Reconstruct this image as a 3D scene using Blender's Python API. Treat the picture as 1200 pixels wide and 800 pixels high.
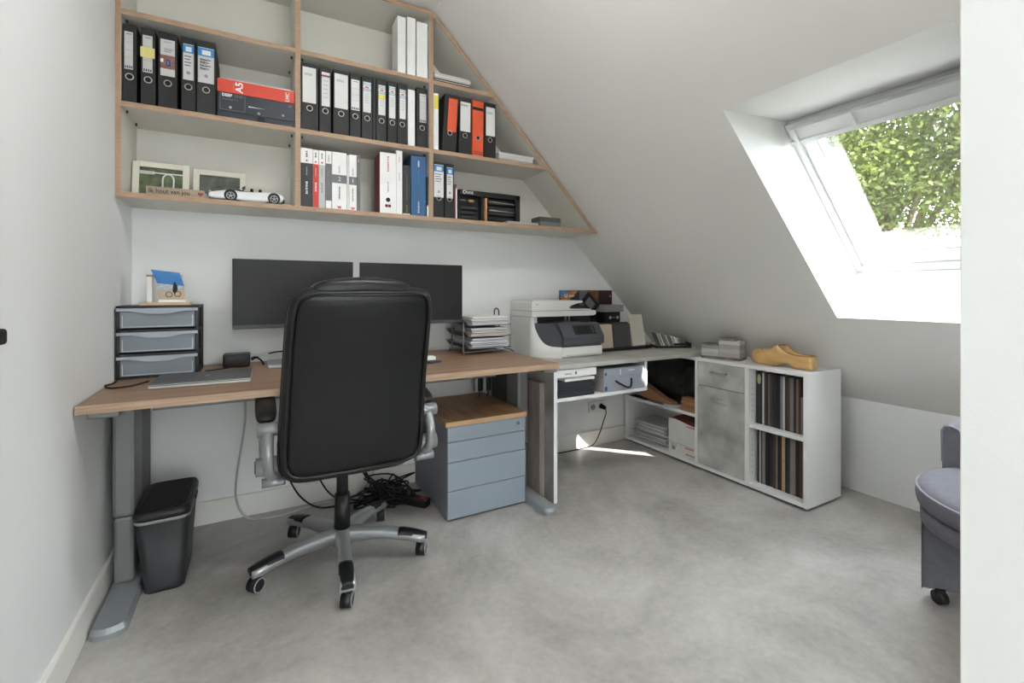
import bpy, bmesh, math, random
import numpy as np
from mathutils import Vector, Matrix

# ------------------------------------------------------------------ clearing
for o in list(bpy.data.objects):
    bpy.data.objects.remove(o, do_unlink=True)
scene = bpy.context.scene
COL = scene.collection
RNG = random.Random(7)

# ------------------------------------------------------------------ camera
# world: x right along the back wall (left wall x=0), y=0 back wall, z up; metres
FPX, HORIZON, CXP = 545.0, 341.5, 600.0
YAW = math.atan(302 / 545.0)
CAM = Vector((0.4906, -2.707, 1.13))
cd = bpy.data.cameras.new('camera')
cam = bpy.data.objects.new('camera', cd)
COL.objects.link(cam)
cam.location = CAM
cam.rotation_euler = (math.pi / 2, 0, -YAW)
cd.sensor_fit = 'HORIZONTAL'
cd.sensor_width = 36
cd.lens = 36 * FPX / 1200
cd.shift_y = -(400 - HORIZON) / 1200
cd.clip_start = 0.02
scene.camera = cam

# ------------------------------------------------------------------ world, sun, exposure
world = bpy.data.worlds.new('sky')
scene.world = world
world.use_nodes = True
wn = world.node_tree.nodes
wn['Background'].inputs[0].default_value = (0.87, 0.945, 1.0, 1)
wn['Background'].inputs[1].default_value = 18.0
sd = bpy.data.lights.new('sun', 'SUN')
sun = bpy.data.objects.new('sun', sd)
COL.objects.link(sun)
SUND = Vector((-0.09, 1.0, -0.85)).normalized()
sun.rotation_euler = SUND.to_track_quat('-Z', 'Y').to_euler()
sun.location = (5, -9, 6)
sd.energy = 17
sd.color = (1.0, 0.96, 0.90)
sd.angle = math.radians(0.6)
scene.view_settings.view_transform = 'Standard'
scene.view_settings.look = 'None'
scene.view_settings.gamma = 1
scene.view_settings.use_curve_mapping = False
scene.view_settings.exposure = 0.46


def portal(name, m, sx, sy):
    ld = bpy.data.lights.new(name, 'AREA')
    ld.shape = 'RECTANGLE'
    ld.size, ld.size_y = sx, sy
    ld.cycles.is_portal = True
    o = bpy.data.objects.new(name, ld)
    COL.objects.link(o)
    o.matrix_world = m
    return o


# ------------------------------------------------------------------ pixel helpers
_F = Vector((math.sin(YAW), math.cos(YAW), 0))
_R = Vector((math.cos(YAW), -math.sin(YAW), 0))
_U = Vector((0, 0, 1))


def ray(u, v):
    return _F + _R * ((u - CXP) / FPX) + _U * ((HORIZON - v) / FPX)


def onX(u, v, x):
    d = ray(u, v)
    return CAM + d * ((x - CAM.x) / d.x)


def onY(u, v, y):
    d = ray(u, v)
    return CAM + d * ((y - CAM.y) / d.y)


def onZ(u, v, z):
    d = ray(u, v)
    return CAM + d * ((z - CAM.z) / d.z)


# ------------------------------------------------------------------ materials
def lin(c):
    c = c / 255.0
    return c / 12.92 if c <= 0.04045 else ((c + 0.055) / 1.055) ** 2.4


def rgb(r, g, b):
    return (lin(r), lin(g), lin(b), 1)


MATS = {}


def mat(name, col, rough=0.6, metal=0.0, var=0.05, scale=8.0, bump=0.0, bscale=60.0, spec=0.5, stretch=None,
        coat=0.0, col2=None, detail=4.0):
    """principled material whose colour drifts between two close tones with noise, plus optional fine relief"""
    if name in MATS:
        return MATS[name]
    m = bpy.data.materials.new(name)
    m.use_nodes = True
    nt = m.node_tree
    p = nt.nodes['Principled BSDF']
    p.inputs['Roughness'].default_value = rough
    p.inputs['Metallic'].default_value = metal
    p.inputs['Specular IOR Level'].default_value = spec
    p.inputs['Coat Weight'].default_value = coat
    tc = nt.nodes.new('ShaderNodeTexCoord')
    mp = nt.nodes.new('ShaderNodeMapping')
    nt.links.new(tc.outputs['Object'], mp.inputs[0])
    if stretch:
        mp.inputs['Scale'].default_value = stretch
    n = nt.nodes.new('ShaderNodeTexNoise')
    n.inputs['Scale'].default_value = scale
    n.inputs['Detail'].default_value = detail
    nt.links.new(mp.outputs[0], n.inputs['Vector'])
    r = nt.nodes.new('ShaderNodeValToRGB')
    r.color_ramp.elements[0].position = 0.3
    r.color_ramp.elements[1].position = 0.7
    if col2 is None:
        a = tuple(max(0, c * (1 - var)) for c in col[:3]) + (1,)
        b = tuple(min(1, c * (1 + var)) for c in col[:3]) + (1,)
    else:
        a, b = col, col2
    r.color_ramp.elements[0].color = a
    r.color_ramp.elements[1].color = b
    nt.links.new(n.outputs['Fac'], r.inputs[0])
    nt.links.new(r.outputs[0], p.inputs['Base Color'])
    if bump:
        n2 = nt.nodes.new('ShaderNodeTexNoise')
        n2.inputs['Scale'].default_value = bscale
        n2.inputs['Detail'].default_value = 3
        nt.links.new(mp.outputs[0], n2.inputs['Vector'])
        bp = nt.nodes.new('ShaderNodeBump')
        bp.inputs['Strength'].default_value = bump
        bp.inputs['Distance'].default_value = 0.01
        nt.links.new(n2.outputs['Fac'], bp.inputs['Height'])
        nt.links.new(bp.outputs[0], p.inputs['Normal'])
    MATS[name] = m
    return m


def solid(name, r, g, b, rough=0.6, **k):
    return mat(name, rgb(r, g, b), rough, **k)


PAINT = solid('wall_paint', 238, 239, 238, 0.9, var=0.012, scale=3, bump=0.05, bscale=220)
SLOPEPAINT = solid('ceiling_paint', 239, 237, 233, 0.9, var=0.012, scale=2, bump=0.05, bscale=200)
REVEAL = solid('reveal_paint', 240, 240, 237, 0.85, var=0.008)
SKIRT = solid('skirting_paint', 236, 235, 229, 0.6, var=0.01)
DOORPAINT = solid('door_paint', 228, 228, 224, 0.55, var=0.01)
WHITEMEL = solid('white_melamine', 236, 237, 235, 0.45, var=0.01)
SHELFMEL = solid('shelf_melamine', 221, 218, 209, 0.5, var=0.012)
OAKEDGE = mat('oak_edge', rgb(158, 128, 104), 0.6, scale=6, stretch=(3, 30, 60), col2=rgb(190, 160, 134))
WALNUT = mat('walnut_laminate', rgb(130, 100, 78), 0.42, scale=4, stretch=(0.7, 14, 14), col2=rgb(166, 134, 108), detail=6,
             bump=0.03, bscale=40)
WALNUTEDGE = mat('walnut_edge', rgb(152, 124, 101), 0.45, scale=4, stretch=(1.2, 30, 40), col2=rgb(186, 158, 133), detail=6)
PEDWOOD = mat('pedestal_wood', rgb(150, 112, 78), 0.42, scale=4, stretch=(12, 0.9, 12), col2=rgb(186, 146, 108), detail=6)
PEDEDGE = mat('pedestal_edge', rgb(188, 148, 108), 0.45, scale=4, stretch=(1, 20, 40), col2=rgb(212, 174, 134))
CONC = mat('concrete_laminate', rgb(150, 149, 146), 0.55, scale=6, col2=rgb(216, 215, 212), detail=14, bump=0.04, bscale=30)
CONCLIGHT = mat('concrete_top_laminate', rgb(168, 167, 162), 0.5, scale=5, col2=rgb(206, 205, 200), detail=8)
CONCDARK = mat('concrete_panel_laminate', rgb(116, 112, 108), 0.6, scale=5, col2=rgb(170, 166, 161), detail=8)
GREYMETAL = solid('grey_powder_coat', 132, 134, 135, 0.45, metal=0.3, var=0.02)
DARKGREYMETAL = solid('dark_grey_powder_coat', 84, 85, 86, 0.45, metal=0.3, var=0.02)
FOOTMETAL = solid('foot_powder_coat', 160, 166, 170, 0.38, metal=0.35, var=0.02)
PEDBLUE = solid('pedestal_blue_grey', 152, 164, 174, 0.45, metal=0.15, var=0.012)
PEDSIDE = solid('pedestal_side_grey', 134, 136, 146, 0.5, metal=0.15, var=0.015)
LEATHER = solid('black_leather', 19, 20, 22, 0.36, var=0.15, scale=20, bump=0.08, bscale=160, spec=0.38)
LEATHERPIPE = solid('black_piping', 24, 24, 26, 0.35)
CHROME = solid('silver_plastic', 172, 174, 176, 0.3, metal=0.5, var=0.02)
BLACKPL = solid('black_plastic', 24, 25, 27, 0.45, var=0.05)
BLACKMATTE = solid('black_matte', 18, 18, 19, 0.7, var=0.05)
DARKPL = solid('charcoal_plastic', 52, 54, 58, 0.5, var=0.04)
SCREEN = solid('screen_black', 30, 29, 31, 0.42, var=0.02, spec=0.3)
BEZEL = solid('bezel_charcoal', 56, 58, 62, 0.45)
BINDER = solid('binder_black', 32, 33, 34, 0.6, var=0.1, scale=60, bump=0.08, bscale=300)
RING = solid('ring_metal', 190, 185, 178, 0.3, metal=0.9, var=0.02)
HOLE = solid('finger_hole', 22, 20, 20, 0.8)
PAPER = solid('paper_white', 226, 226, 224, 0.85, var=0.015, scale=20)
PAPERG = solid('paper_grey_white', 200, 200, 198, 0.85, var=0.02)
PRINTGREY = solid('print_grey', 120, 120, 122, 0.8)
PRINTDARK = solid('print_dark', 38, 38, 42, 0.8)
PRINTNAVY = solid('print_navy', 62, 66, 108, 0.8)
PRINTBLUE = solid('print_blue', 62, 140, 200, 0.7)
YELLOW = solid('note_yellow', 226, 214, 140, 0.85)
YELLOW2 = solid('label_yellow', 232, 222, 96, 0.8)
ORANGE = solid('binder_orange', 226, 92, 54, 0.6)
REDC = solid('book_red', 206, 66, 52, 0.55)
REDBOX = solid('box_red', 216, 72, 52, 0.5)
WHITEPR = solid('print_white', 240, 240, 238, 0.7)
FLOOR = None


def concrete_floor():
    m = bpy.data.materials.new('concrete_vinyl')
    m.use_nodes = True
    nt = m.node_tree
    p = nt.nodes['Principled BSDF']
    p.inputs['Roughness'].default_value = 0.42
    p.inputs['Specular IOR Level'].default_value = 0.4
    tc = nt.nodes.new('ShaderNodeTexCoord')
    big = nt.nodes.new('ShaderNodeTexNoise')
    big.inputs['Scale'].default_value = 1.5
    big.inputs['Detail'].default_value = 7
    big.inputs['Roughness'].default_value = 0.62
    big.inputs['Distortion'].default_value = 0.6
    fine = nt.nodes.new('ShaderNodeTexNoise')
    fine.inputs['Scale'].default_value = 46
    fine.inputs['Detail'].default_value = 5
    for n in (big, fine):
        nt.links.new(tc.outputs['Object'], n.inputs['Vector'])
    mx = nt.nodes.new('ShaderNodeMix')
    mx.data_type = 'FLOAT'
    mx.inputs[0].default_value = 0.16
    nt.links.new(big.outputs['Fac'], mx.inputs[2])
    nt.links.new(fine.outputs['Fac'], mx.inputs[3])
    r = nt.nodes.new('ShaderNodeValToRGB')
    r.color_ramp.elements[0].position = 0.34
    r.color_ramp.elements[1].position = 0.66
    r.color_ramp.elements[0].color = rgb(144, 140, 134)
    r.color_ramp.elements[1].color = rgb(200, 197, 192)
    nt.links.new(mx.outputs[0], r.inputs[0])
    nt.links.new(r.outputs[0], p.inputs['Base Color'])
    bp = nt.nodes.new('ShaderNodeBump')
    bp.inputs['Strength'].default_value = 0.05
    bp.inputs['Distance'].default_value = 0.005
    nt.links.new(fine.outputs['Fac'], bp.inputs['Height'])
    nt.links.new(bp.outputs[0], p.inputs['Normal'])
    return m


FLOOR = concrete_floor()


def glass_mat(name, refl=0.12, tint=(1, 1, 1, 1), rough=0.0):
    m = bpy.data.materials.new(name)
    m.use_nodes = True
    nt = m.node_tree
    for n in list(nt.nodes):
        if n.type != 'OUTPUT_MATERIAL':
            nt.nodes.remove(n)
    out = [n for n in nt.nodes if n.type == 'OUTPUT_MATERIAL'][0]
    t = nt.nodes.new('ShaderNodeBsdfTransparent')
    t.inputs[0].default_value = tint
    g = nt.nodes.new('ShaderNodeBsdfGlossy')
    g.inputs['Roughness'].default_value = rough
    mx = nt.nodes.new('ShaderNodeMixShader')
    mx.inputs[0].default_value = refl
    nt.links.new(t.outputs[0], mx.inputs[1])
    nt.links.new(g.outputs[0], mx.inputs[2])
    nt.links.new(mx.outputs[0], out.inputs[0])
    return m


GLASS = glass_mat('window_glass', 0.16)


def frosted(name, col, alpha):
    """milky see-through plastic"""
    m = bpy.data.materials.new(name)
    m.use_nodes = True
    p = m.node_tree.nodes['Principled BSDF']
    p.inputs['Base Color'].default_value = col
    p.inputs['Roughness'].default_value = 0.35
    p.inputs['Alpha'].default_value = alpha
    return m


FROST = frosted('frosted_plastic', rgb(150, 158, 168), 0.62)


# ------------------------------------------------------------------ mesh builder
class MB:
    def __init__(self):
        self.v = []
        self.f = []
        self.sm = []
        self.M = None       # optional Matrix applied to everything added

    def add(self, verts, faces, smooth=False):
        b = len(self.v)
        if self.M is not None:
            verts = [self.M @ Vector(p) for p in verts]
        self.v.extend([tuple(p) for p in verts])
        self.f.extend([tuple(i + b for i in f) for f in faces])
        self.sm.extend([smooth] * len(faces))
        return self

    def box(self, x0, y0, z0, x1, y1, z1, bev=0.0):
        x0, x1 = min(x0, x1), max(x0, x1)
        y0, y1 = min(y0, y1), max(y0, y1)
        z0, z1 = min(z0, z1), max(z0, z1)
        if bev <= 0:
            vs = [(x0, y0, z0), (x1, y0, z0), (x1, y1, z0), (x0, y1, z0), (x0, y0, z1), (x1, y0, z1), (x1, y1, z1), (x0, y1, z1)]
            fs = [(0, 3, 2, 1), (4, 5, 6, 7), (0, 1, 5, 4), (1, 2, 6, 5), (2, 3, 7, 6), (3, 0, 4, 7)]
            return self.add(vs, fs)
        bev = min(bev, (x1 - x0) * .49, (y1 - y0) * .49, (z1 - z0) * .49)
        bm = bmesh.new()
        bmesh.ops.create_cube(bm, size=1)
        for w in bm.verts:
            w.co = ((x0 + x1) / 2 + w.co.x * (x1 - x0), (y0 + y1) / 2 + w.co.y * (y1 - y0), (z0 + z1) / 2 + w.co.z * (z1 - z0))
        bmesh.ops.bevel(bm, geom=list(bm.edges), offset=bev, segments=2, affect='EDGES', profile=0.5)
        bm.verts.index_update()
        vs = [tuple(w.co) for w in bm.verts]
        fs = [[w.index for w in f.verts] for f in bm.faces]
        bm.free()
        return self.add(vs, fs)

    def prism(self, poly, axis, a, b, smooth=False):
        """poly: 2-D outline; axis 'x' -> (y,z), 'y' -> (x,z), 'z' -> (x,y)"""
        def P(p, t):
            return {'x': (t, p[0], p[1]), 'y': (p[0], t, p[1]), 'z': (p[0], p[1], t)}[axis]
        n = len(poly)
        vs = [P(p, a) for p in poly] + [P(p, b) for p in poly]
        fs = [tuple(range(n))[::-1], tuple(range(n, 2 * n))]
        base = len(self.f)
        self.add(vs, fs)
        self.add(vs, [(i, (i + 1) % n, n + (i + 1) % n, n + i) for i in range(n)], smooth)
        return self

    def quad(self, a, b, c, d):
        return self.add([a, b, c, d], [(0, 1, 2, 3)])

    def cyl(self, p0, p1, r0, r1=None, n=16, smooth=True):
        r1 = r0 if r1 is None else r1
        p0, p1 = Vector(p0), Vector(p1)
        d = (p1 - p0).normalized()
        a = Vector((0, 0, 1)) if abs(d.z) < 0.9 else Vector((1, 0, 0))
        e1 = d.cross(a).normalized()
        e2 = d.cross(e1)
        vs = []
        for p, r in ((p0, r0), (p1, r1)):
            for i in range(n):
                t = 2 * math.pi * i / n
                vs.append(p + e1 * (r * math.cos(t)) + e2 * (r * math.sin(t)))
        self.add(vs, [(i, (i + 1) % n, n + (i + 1) % n, n + i) for i in range(n)], smooth)
        self.add(vs, [tuple(range(n))[::-1], tuple(range(n, 2 * n))])
        return self

    def tube(self, pts, r, n=8, smooth_path=True, closed=False):
        pts = [Vector(p) for p in pts]
        if smooth_path and len(pts) > 2:
            pts = catmull(pts, 6, closed)
        m = len(pts)
        rings = []
        prev = None
        for i, p in enumerate(pts):
            if closed:
                d = pts[(i + 1) % m] - pts[(i - 1) % m]
            else:
                d = pts[min(i + 1, m - 1)] - pts[max(i - 1, 0)]
            d = d.normalized() if d.length > 1e-9 else Vector((0, 0, 1))
            if prev is None:
                a = Vector((0, 0, 1)) if abs(d.z) < 0.9 else Vector((1, 0, 0))
                e1 = d.cross(a).normalized()
            else:
                e1 = (prev - d * prev.dot(d)).normalized()
            prev = e1
            e2 = d.cross(e1)
            rr = r[i * len(r) // m] if isinstance(r, (list, tuple)) else r
            rings.append([p + e1 * (rr * math.cos(2 * math.pi * k / n)) + e2 * (rr * math.sin(2 * math.pi * k / n)) for k in range(n)])
        vs = [q for g in rings for q in g]
        fs = []
        for i in range(m if closed else m - 1):
            j = (i + 1) % m
            for k in range(n):
                fs.append((i * n + k, i * n + (k + 1) % n, j * n + (k + 1) % n, j * n + k))
        self.add(vs, fs, True)
        if not closed:
            self.add(rings[0], [tuple(range(n))])
            self.add(rings[-1], [tuple(range(n))[::-1]])
        return self

    def pillow(self, c, a, b, t, e1=0.35, e2=0.6, axes='xyz', nu=32, nv=14, fn=None):
        """superellipsoid: half sizes a,b in the outline plane and t across it; axes gives which world axis each one is"""
        def s(w, e):
            return math.copysign(abs(w) ** e, w)
        ix = ['xyz'.index(k) for k in axes]
        vs = []
        for j in range(nv + 1):
            ph = -math.pi / 2 + math.pi * j / nv
            for i in range(nu):
                th = 2 * math.pi * i / nu
                q = (a * s(math.cos(ph), e2) * s(math.cos(th), e1), b * s(math.cos(ph), e2) * s(math.sin(th), e1), t * s(math.sin(ph), e2))
                w = [0, 0, 0]
                for k in range(3):
                    w[ix[k]] = q[k]
                w = Vector(w)
                if fn:
                    w = Vector(fn(w))
                vs.append(Vector(c) + w)
        fs = []
        for j in range(nv):
            for i in range(nu):
                fs.append((j * nu + i, j * nu + (i + 1) % nu, (j + 1) * nu + (i + 1) % nu, (j + 1) * nu + i))
        return self.add(vs, fs, True)

    def loft(self, rings, cap=True, smooth=True):
        n = len(rings[0])
        vs = [p for r in rings for p in r]
        fs = []
        for i in range(len(rings) - 1):
            for k in range(n):
                fs.append((i * n + k, i * n + (k + 1) % n, (i + 1) * n + (k + 1) % n, (i + 1) * n + k))
        self.add(vs, fs, smooth)
        if cap:
            self.add(rings[0], [tuple(range(n))[::-1]])
            self.add(rings[-1], [tuple(range(n))])
        return self

    def torus(self, c, R, r, normal='y', n=20, k=8):
        c = Vector(c)
        pts = []
        for i in range(n):
            t = 2 * math.pi * i / n
            q = {'y': (math.cos(t) * R, 0, math.sin(t) * R), 'x': (0, math.cos(t) * R, math.sin(t) * R), 'z': (math.cos(t) * R, math.sin(t) * R, 0)}[normal]
            pts.append(c + Vector(q))
        return self.tube(pts, r, k, smooth_path=False, closed=True)

    def build(self, name, material, parent=None, label=None, kind=None):
        me = bpy.data.meshes.new(name)
        V = np.array(self.v, dtype=float)
        lo, hi = V.min(0), V.max(0)
        org = Vector(((lo[0] + hi[0]) / 2, (lo[1] + hi[1]) / 2, lo[2]))
        if parent is not None and parent.get('_shared'):
            org = WL[parent.name].copy()
        V = V - np.array(org)
        me.from_pydata([tuple(p) for p in V], [], self.f)
        me.polygons.foreach_set('use_smooth', self.sm)
        bm = bmesh.new()
        bm.from_mesh(me)
        bmesh.ops.remove_doubles(bm, verts=bm.verts, dist=1e-6)
        bmesh.ops.recalc_face_normals(bm, faces=bm.faces)
        bm.to_mesh(me)
        bm.free()
        me.update()
        me.materials.append(material)
        o = bpy.data.objects.new(name, me)
        COL.objects.link(o)
        WL[o.name] = org
        if parent is not None:
            o.parent = parent
            o.location = org - WL[parent.name]
        else:
            o.location = org
        if label:
            o['label'] = label
        if kind:
            o['kind'] = kind
        return o


WL = {}


def catmull(pts, sub, closed=False):
    out = []
    m = len(pts)
    rng = range(m if closed else m - 1)
    for i in rng:
        p0 = pts[(i - 1) % m] if closed else pts[max(i - 1, 0)]
        p1 = pts[i]
        p2 = pts[(i + 1) % m]
        p3 = pts[(i + 2) % m] if closed else pts[min(i + 2, m - 1)]
        for k in range(sub):
            t = k / sub
            out.append(0.5 * ((2 * p1) + (p2 - p0) * t + (2 * p0 - 5 * p1 + 4 * p2 - p3) * t * t + (3 * p1 - p0 - 3 * p2 + p3) * t ** 3))
    if not closed:
        out.append(pts[-1])
    return out


def tag(o, label, cat, group=None):
    o['label'] = label
    o['category'] = cat
    if group:
        o['group'] = group
    return o


def thing(name, label, cat, loc, group=None):
    o = bpy.data.objects.new(name, None)
    o.empty_display_size = 0.05
    COL.objects.link(o)
    o.location = loc
    WL[o.name] = Vector(loc)
    return tag(o, label, cat, group)


def struct(name, mb, m, parent=None):
    return mb.build(name, m, parent, kind=None if parent else 'structure')


def box(*a, **k):
    return MB().box(*a, **k)


def text(s, org, size, ex, ey, m, parent, name='lettering', align='LEFT', wx=1.0, bold=0.0):
    """lettering as a thin mesh: ex, ey are the world directions of the writing and of its height"""
    cu = bpy.data.curves.new('t', 'FONT')
    cu.body = s
    cu.size = size
    cu.align_x = align
    cu.align_y = 'CENTER'
    cu.extrude = 0.0002
    cu.offset = bold
    cu.resolution_u = 3
    ob = bpy.data.objects.new('t', cu)
    COL.objects.link(ob)
    dg = bpy.context.evaluated_depsgraph_get()
    dg.update()
    me = bpy.data.meshes.new_from_object(ob.evaluated_get(dg))
    bpy.data.objects.remove(ob, do_unlink=True)
    bpy.data.curves.remove(cu)
    ex, ey = Vector(ex).normalized(), Vector(ey).normalized()
    ez = ex.cross(ey)
    org = Vector(org)
    for w in me.vertices:
        w.co = ex * (w.co.x * wx) + ey * w.co.y + ez * w.co.z
    me.materials.clear()
    me.materials.append(m)
    o = bpy.data.objects.new(name, me)
    COL.objects.link(o)
    o.parent = parent
    o.location = org - WL[parent.name]
    WL[o.name] = org
    return o


def marks(n, org, size, ex, ey, m, parent, name='small_print', align='LEFT', wx=1.0, bold=0.0):
    """print too small to read in the photograph: n letter-sized blocks of uneven shape on one line"""
    ex, ey = Vector(ex).normalized(), Vector(ey).normalized()
    ez = ex.cross(ey)
    org = Vector(org)
    mb = MB()
    x = 0.0 if align == 'LEFT' else -n * size * .3
    for k in range(n):
        w = size * wx * (.30 + .2 * RNG.random())
        h = size * (.42 + .22 * RNG.random())
        t = size * .13 + bold
        kind = RNG.randrange(3)
        bars = [(x, -h / 2, x + t, h / 2)]
        if kind == 0:
            bars += [(x + t, h / 2 - t, x + w, h / 2), (x + w - t, -h / 2, x + w, h / 2 - t)]
        elif kind == 1:
            bars += [(x + t, -h / 2, x + w, -h / 2 + t), (x + t, 0, x + w * .8, t)]
        else:
            bars += [(x + w - t, -h / 2, x + w, h / 2), (x + t, -t / 2, x + w - t, t / 2)]
        for a, b, c, d in bars:
            vs = [org + ex * p + ey * q + ez * r for r in (0, .0003) for p, q in ((a, b), (c, b), (c, d), (a, d))]
            mb.add(vs, [(0, 1, 2, 3), (4, 5, 6, 7), (0, 1, 5, 4), (1, 2, 6, 5), (2, 3, 7, 6), (3, 0, 4, 7)])
        x += w + size * .16
    return mb.build(name, m, parent)


# ================================================================== THE SETTING
RX, KNEE, CEIL, SUM = 3.476, 0.524, 2.655, 4.0     # room width, knee wall, flat ceiling, slope plane x+z
YB = -4.3                                          # far end of the landing behind the door
PY0, PY1 = -2.563, -2.463                          # short dividing wall beside the camera
PX_END = 2.10
XC = SUM - CEIL
S2 = math.sqrt(0.5)


def SL(x, y, d):
    """point above slope position x, pushed d outwards along the roof normal"""
    return (x + d * S2, y, SUM - x + d * S2)


struct('floor', box(-0.15, YB - 0.1, -0.12, RX + 0.15, 0.15, 0), FLOOR)
struct('wall_back', MB().prism([(-0.15, 0), (RX, 0), (RX, KNEE), (XC, CEIL), (-0.15, CEIL)], 'y', 0, 0.15), PAINT)
struct('wall_left', box(-0.15, YB, 0, 0, 0, CEIL), PAINT)
struct('wall_right', box(RX, YB, 0, RX + 0.15, 0, KNEE), PAINT)
struct('ceiling', box(-0.15, YB, CEIL, XC, 0, CEIL + 0.15), SLOPEPAINT)
# sloped ceiling around the roof window opening
WX0, WX1, WY0, WY1 = 2.138, 2.998, -1.482, -2.19
DW = 0.285                                         # depth of the window lining
mb = MB()


def slab(xa, xb, ya, yb):
    a = [SL(xa, ya, 0), SL(xb, ya, 0), SL(xb, yb, 0), SL(xa, yb, 0)]
    b = [SL(xa, ya, 0.2), SL(xb, ya, 0.2), SL(xb, yb, 0.2), SL(xa, yb, 0.2)]
    mb.add(a + b, [(0, 3, 2, 1), (4, 5, 6, 7), (0, 1, 5, 4), (1, 2, 6, 5), (2, 3, 7, 6), (3, 0, 4, 7)])


slab(XC, WX0, 0, YB)
slab(WX1, RX, 0, YB)
slab(WX0, WX1, 0, WY0)
slab(WX0, WX1, WY1, YB)
struct('ceiling_slope', mb, SLOPEPAINT)
# window lining: four faces from the opening to the window frame
FX0, FX1, FY0, FY1 = 2.3395, 2.9695, -1.492, -2.19
mb = MB()


def lining(p0, p1, q0, q1, n):
    n = Vector(n) * 0.02
    vs = [Vector(p) for p in (p0, p1, q1, q0)]
    vs += [v + n for v in vs]
    mb.add(vs, [(0, 1, 2, 3), (4, 5, 6, 7), (0, 1, 5, 4), (1, 2, 6, 5), (2, 3, 7, 6), (3, 0, 4, 7)])


lining(SL(WX0, WY0, .0015), SL(WX0, WY1, .0015), SL(FX0, FY0, DW + .03), SL(FX0, FY1, DW + .03), (0, 0, 1))
lining(SL(WX1, WY0, .0015), SL(WX1, WY1, .0015), SL(FX1, FY0, DW + .03), SL(FX1, FY1, DW + .03), (.8, 0, -.6))
lining(SL(WX0, WY0, .0015), SL(WX1, WY0, .0015), SL(FX0, FY0, DW + .03), SL(FX1, FY0, DW + .03), (0, 1, 0))
lining(SL(WX0, WY1, .0015), SL(WX1, WY1, .0015), SL(FX0, FY1, DW + .03), SL(FX1, FY1, DW + .03), (0, -1, 0))
struct('trim_1', mb, REVEAL)


# roof window: fixed frame, sash, pane, ventilation bar
def slbox(mb, xa, xb, ya, yb, da, db):
    a = [SL(xa, ya, da), SL(xb, ya, da), SL(xb, yb, da), SL(xa, yb, da)]
    b = [SL(xa, ya, db), SL(xb, ya, db), SL(xb, yb, db), SL(xa, yb, db)]
    mb.add(a + b, [(0, 3, 2, 1), (4, 5, 6, 7), (0, 1, 5, 4), (1, 2, 6, 5), (2, 3, 7, 6), (3, 0, 4, 7)])


WINW = solid('window_white', 238, 239, 238, 0.4, var=0.006)
WINGREY = solid('window_gasket', 150, 152, 152, 0.5)


def ringbox(mb, xa, xb, ya, yb, wt, wb, ws, da, db):
    slbox(mb, xa, xa + wt, ya, yb, da, db)
    slbox(mb, xb - wb, xb, ya, yb, da, db)
    slbox(mb, xa + wt, xb - wb, ya, ya - ws, da, db)
    slbox(mb, xa + wt, xb - wb, yb + ws, yb, da, db)


m0 = MB()
ringbox(m0, FX0, FX1, FY0, FY1, .03, .022, .026, DW - .004, DW + .09)
win = struct('window_1', m0, WINW)
m1 = MB()
ringbox(m1, FX0 + .03, FX1 - .024, FY0 - .028, FY1 + .028, .035, .055, .062, DW + .012, DW + .07)
sash = m1.build('sash', WINW, win)
m2 = MB()
ringbox(m2, FX0 + .063, FX1 - .077, FY0 - .088, FY1 + .088, .004, .004, .004, DW + .010, DW + .03)
m2.build('gasket', WINGREY, sash)
m3 = MB()
slbox(m3, FX0 + .06, FX1 - .075, FY0 - .085, FY1 + .085, DW + .032, DW + .036)
m3.build('glass_pane', GLASS, sash)
m4 = MB()
slbox(m4, FX0 + .005, FX0 + .045, FY0 - .035, FY1 + .035, DW - .045, DW - .012)
bar = m4.build('ventilation_bar', WINW, win)
m5 = MB()
slbox(m5, FX0 + .044, FX0 + .058, FY0 - .02, FY1 + .02, DW - .052, DW - .004)
m5.build('bar_lip', WINW, bar)
for yy in (FY0 - .05, -1.76, FY1 + .06):
    m6 = MB()
    slbox(m6, FX0 + .0, FX0 + .05, yy, yy - .012, DW - .058, DW - .044)
    m6.build('bracket', WINW, bar)

# skirting boards
struct('baseboard_back', MB().prism([(0, 0), (-.013, 0), (-.013, .106), (-.010, .110), (0, .110)], 'x', 0.0, RX), SKIRT)
struct('baseboard_left', MB().prism([(0, 0), (.013, 0), (.013, .106), (.010, .110), (0, .110)], 'y', -1.29, 0), SKIRT)

# door in the left wall: only the end of its black lever reaches the picture
dr = struct('door_1', box(0.001, -2.12, 0.0, 0.012, -1.295, 2.1, bev=.003), DOORPAINT)
mb = MB()
he = onX(5, 394, .05)
mb.cyl((.012, he.y - .11, he.z), (.05, he.y - .11, he.z), .009)
mb.box(.042, he.y - .12, he.z - .016, .056, he.y, he.z + .016, bev=.006)
mb.build('door_handle', BLACKMATTE, dr, label='black lever handle')

# short dividing wall whose end closes the picture on the right; behind it the landing end of the room with an added, unseen fill-light window
t = (PY1 - CAM.y) / ray(1126, 400).y
XD = CAM.x + ray(1126, 400).x * t
struct('wall_partition', MB().prism([(XD, 0), (PX_END, 0), (PX_END, SUM - PX_END), (XC, CEIL), (XD, CEIL)], 'y', PY0, PY1), PAINT)
struct('trim_2', box(XD - .0003, PY1 - .0006, 0, XD + .004, PY1 + .0004, CEIL), solid('jamb_edge', 224, 214, 205, 0.6))
LX0, LX1, LZ0, LZ1 = .06, 1.56, .12, 2.36          # glazed opening added for fill light, unseen behind the camera
mb = MB().box(-.15, YB - .15, 0, LX0, YB, CEIL)
mb.prism([(LX1, 0), (RX, 0), (RX, KNEE), (SUM - LZ1, LZ1), (LX1, LZ1)], 'y', YB - .15, YB)
mb.prism([(LX0, LZ1), (SUM - LZ1, LZ1), (XC, CEIL), (LX0, CEIL)], 'y', YB - .15, YB)
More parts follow.
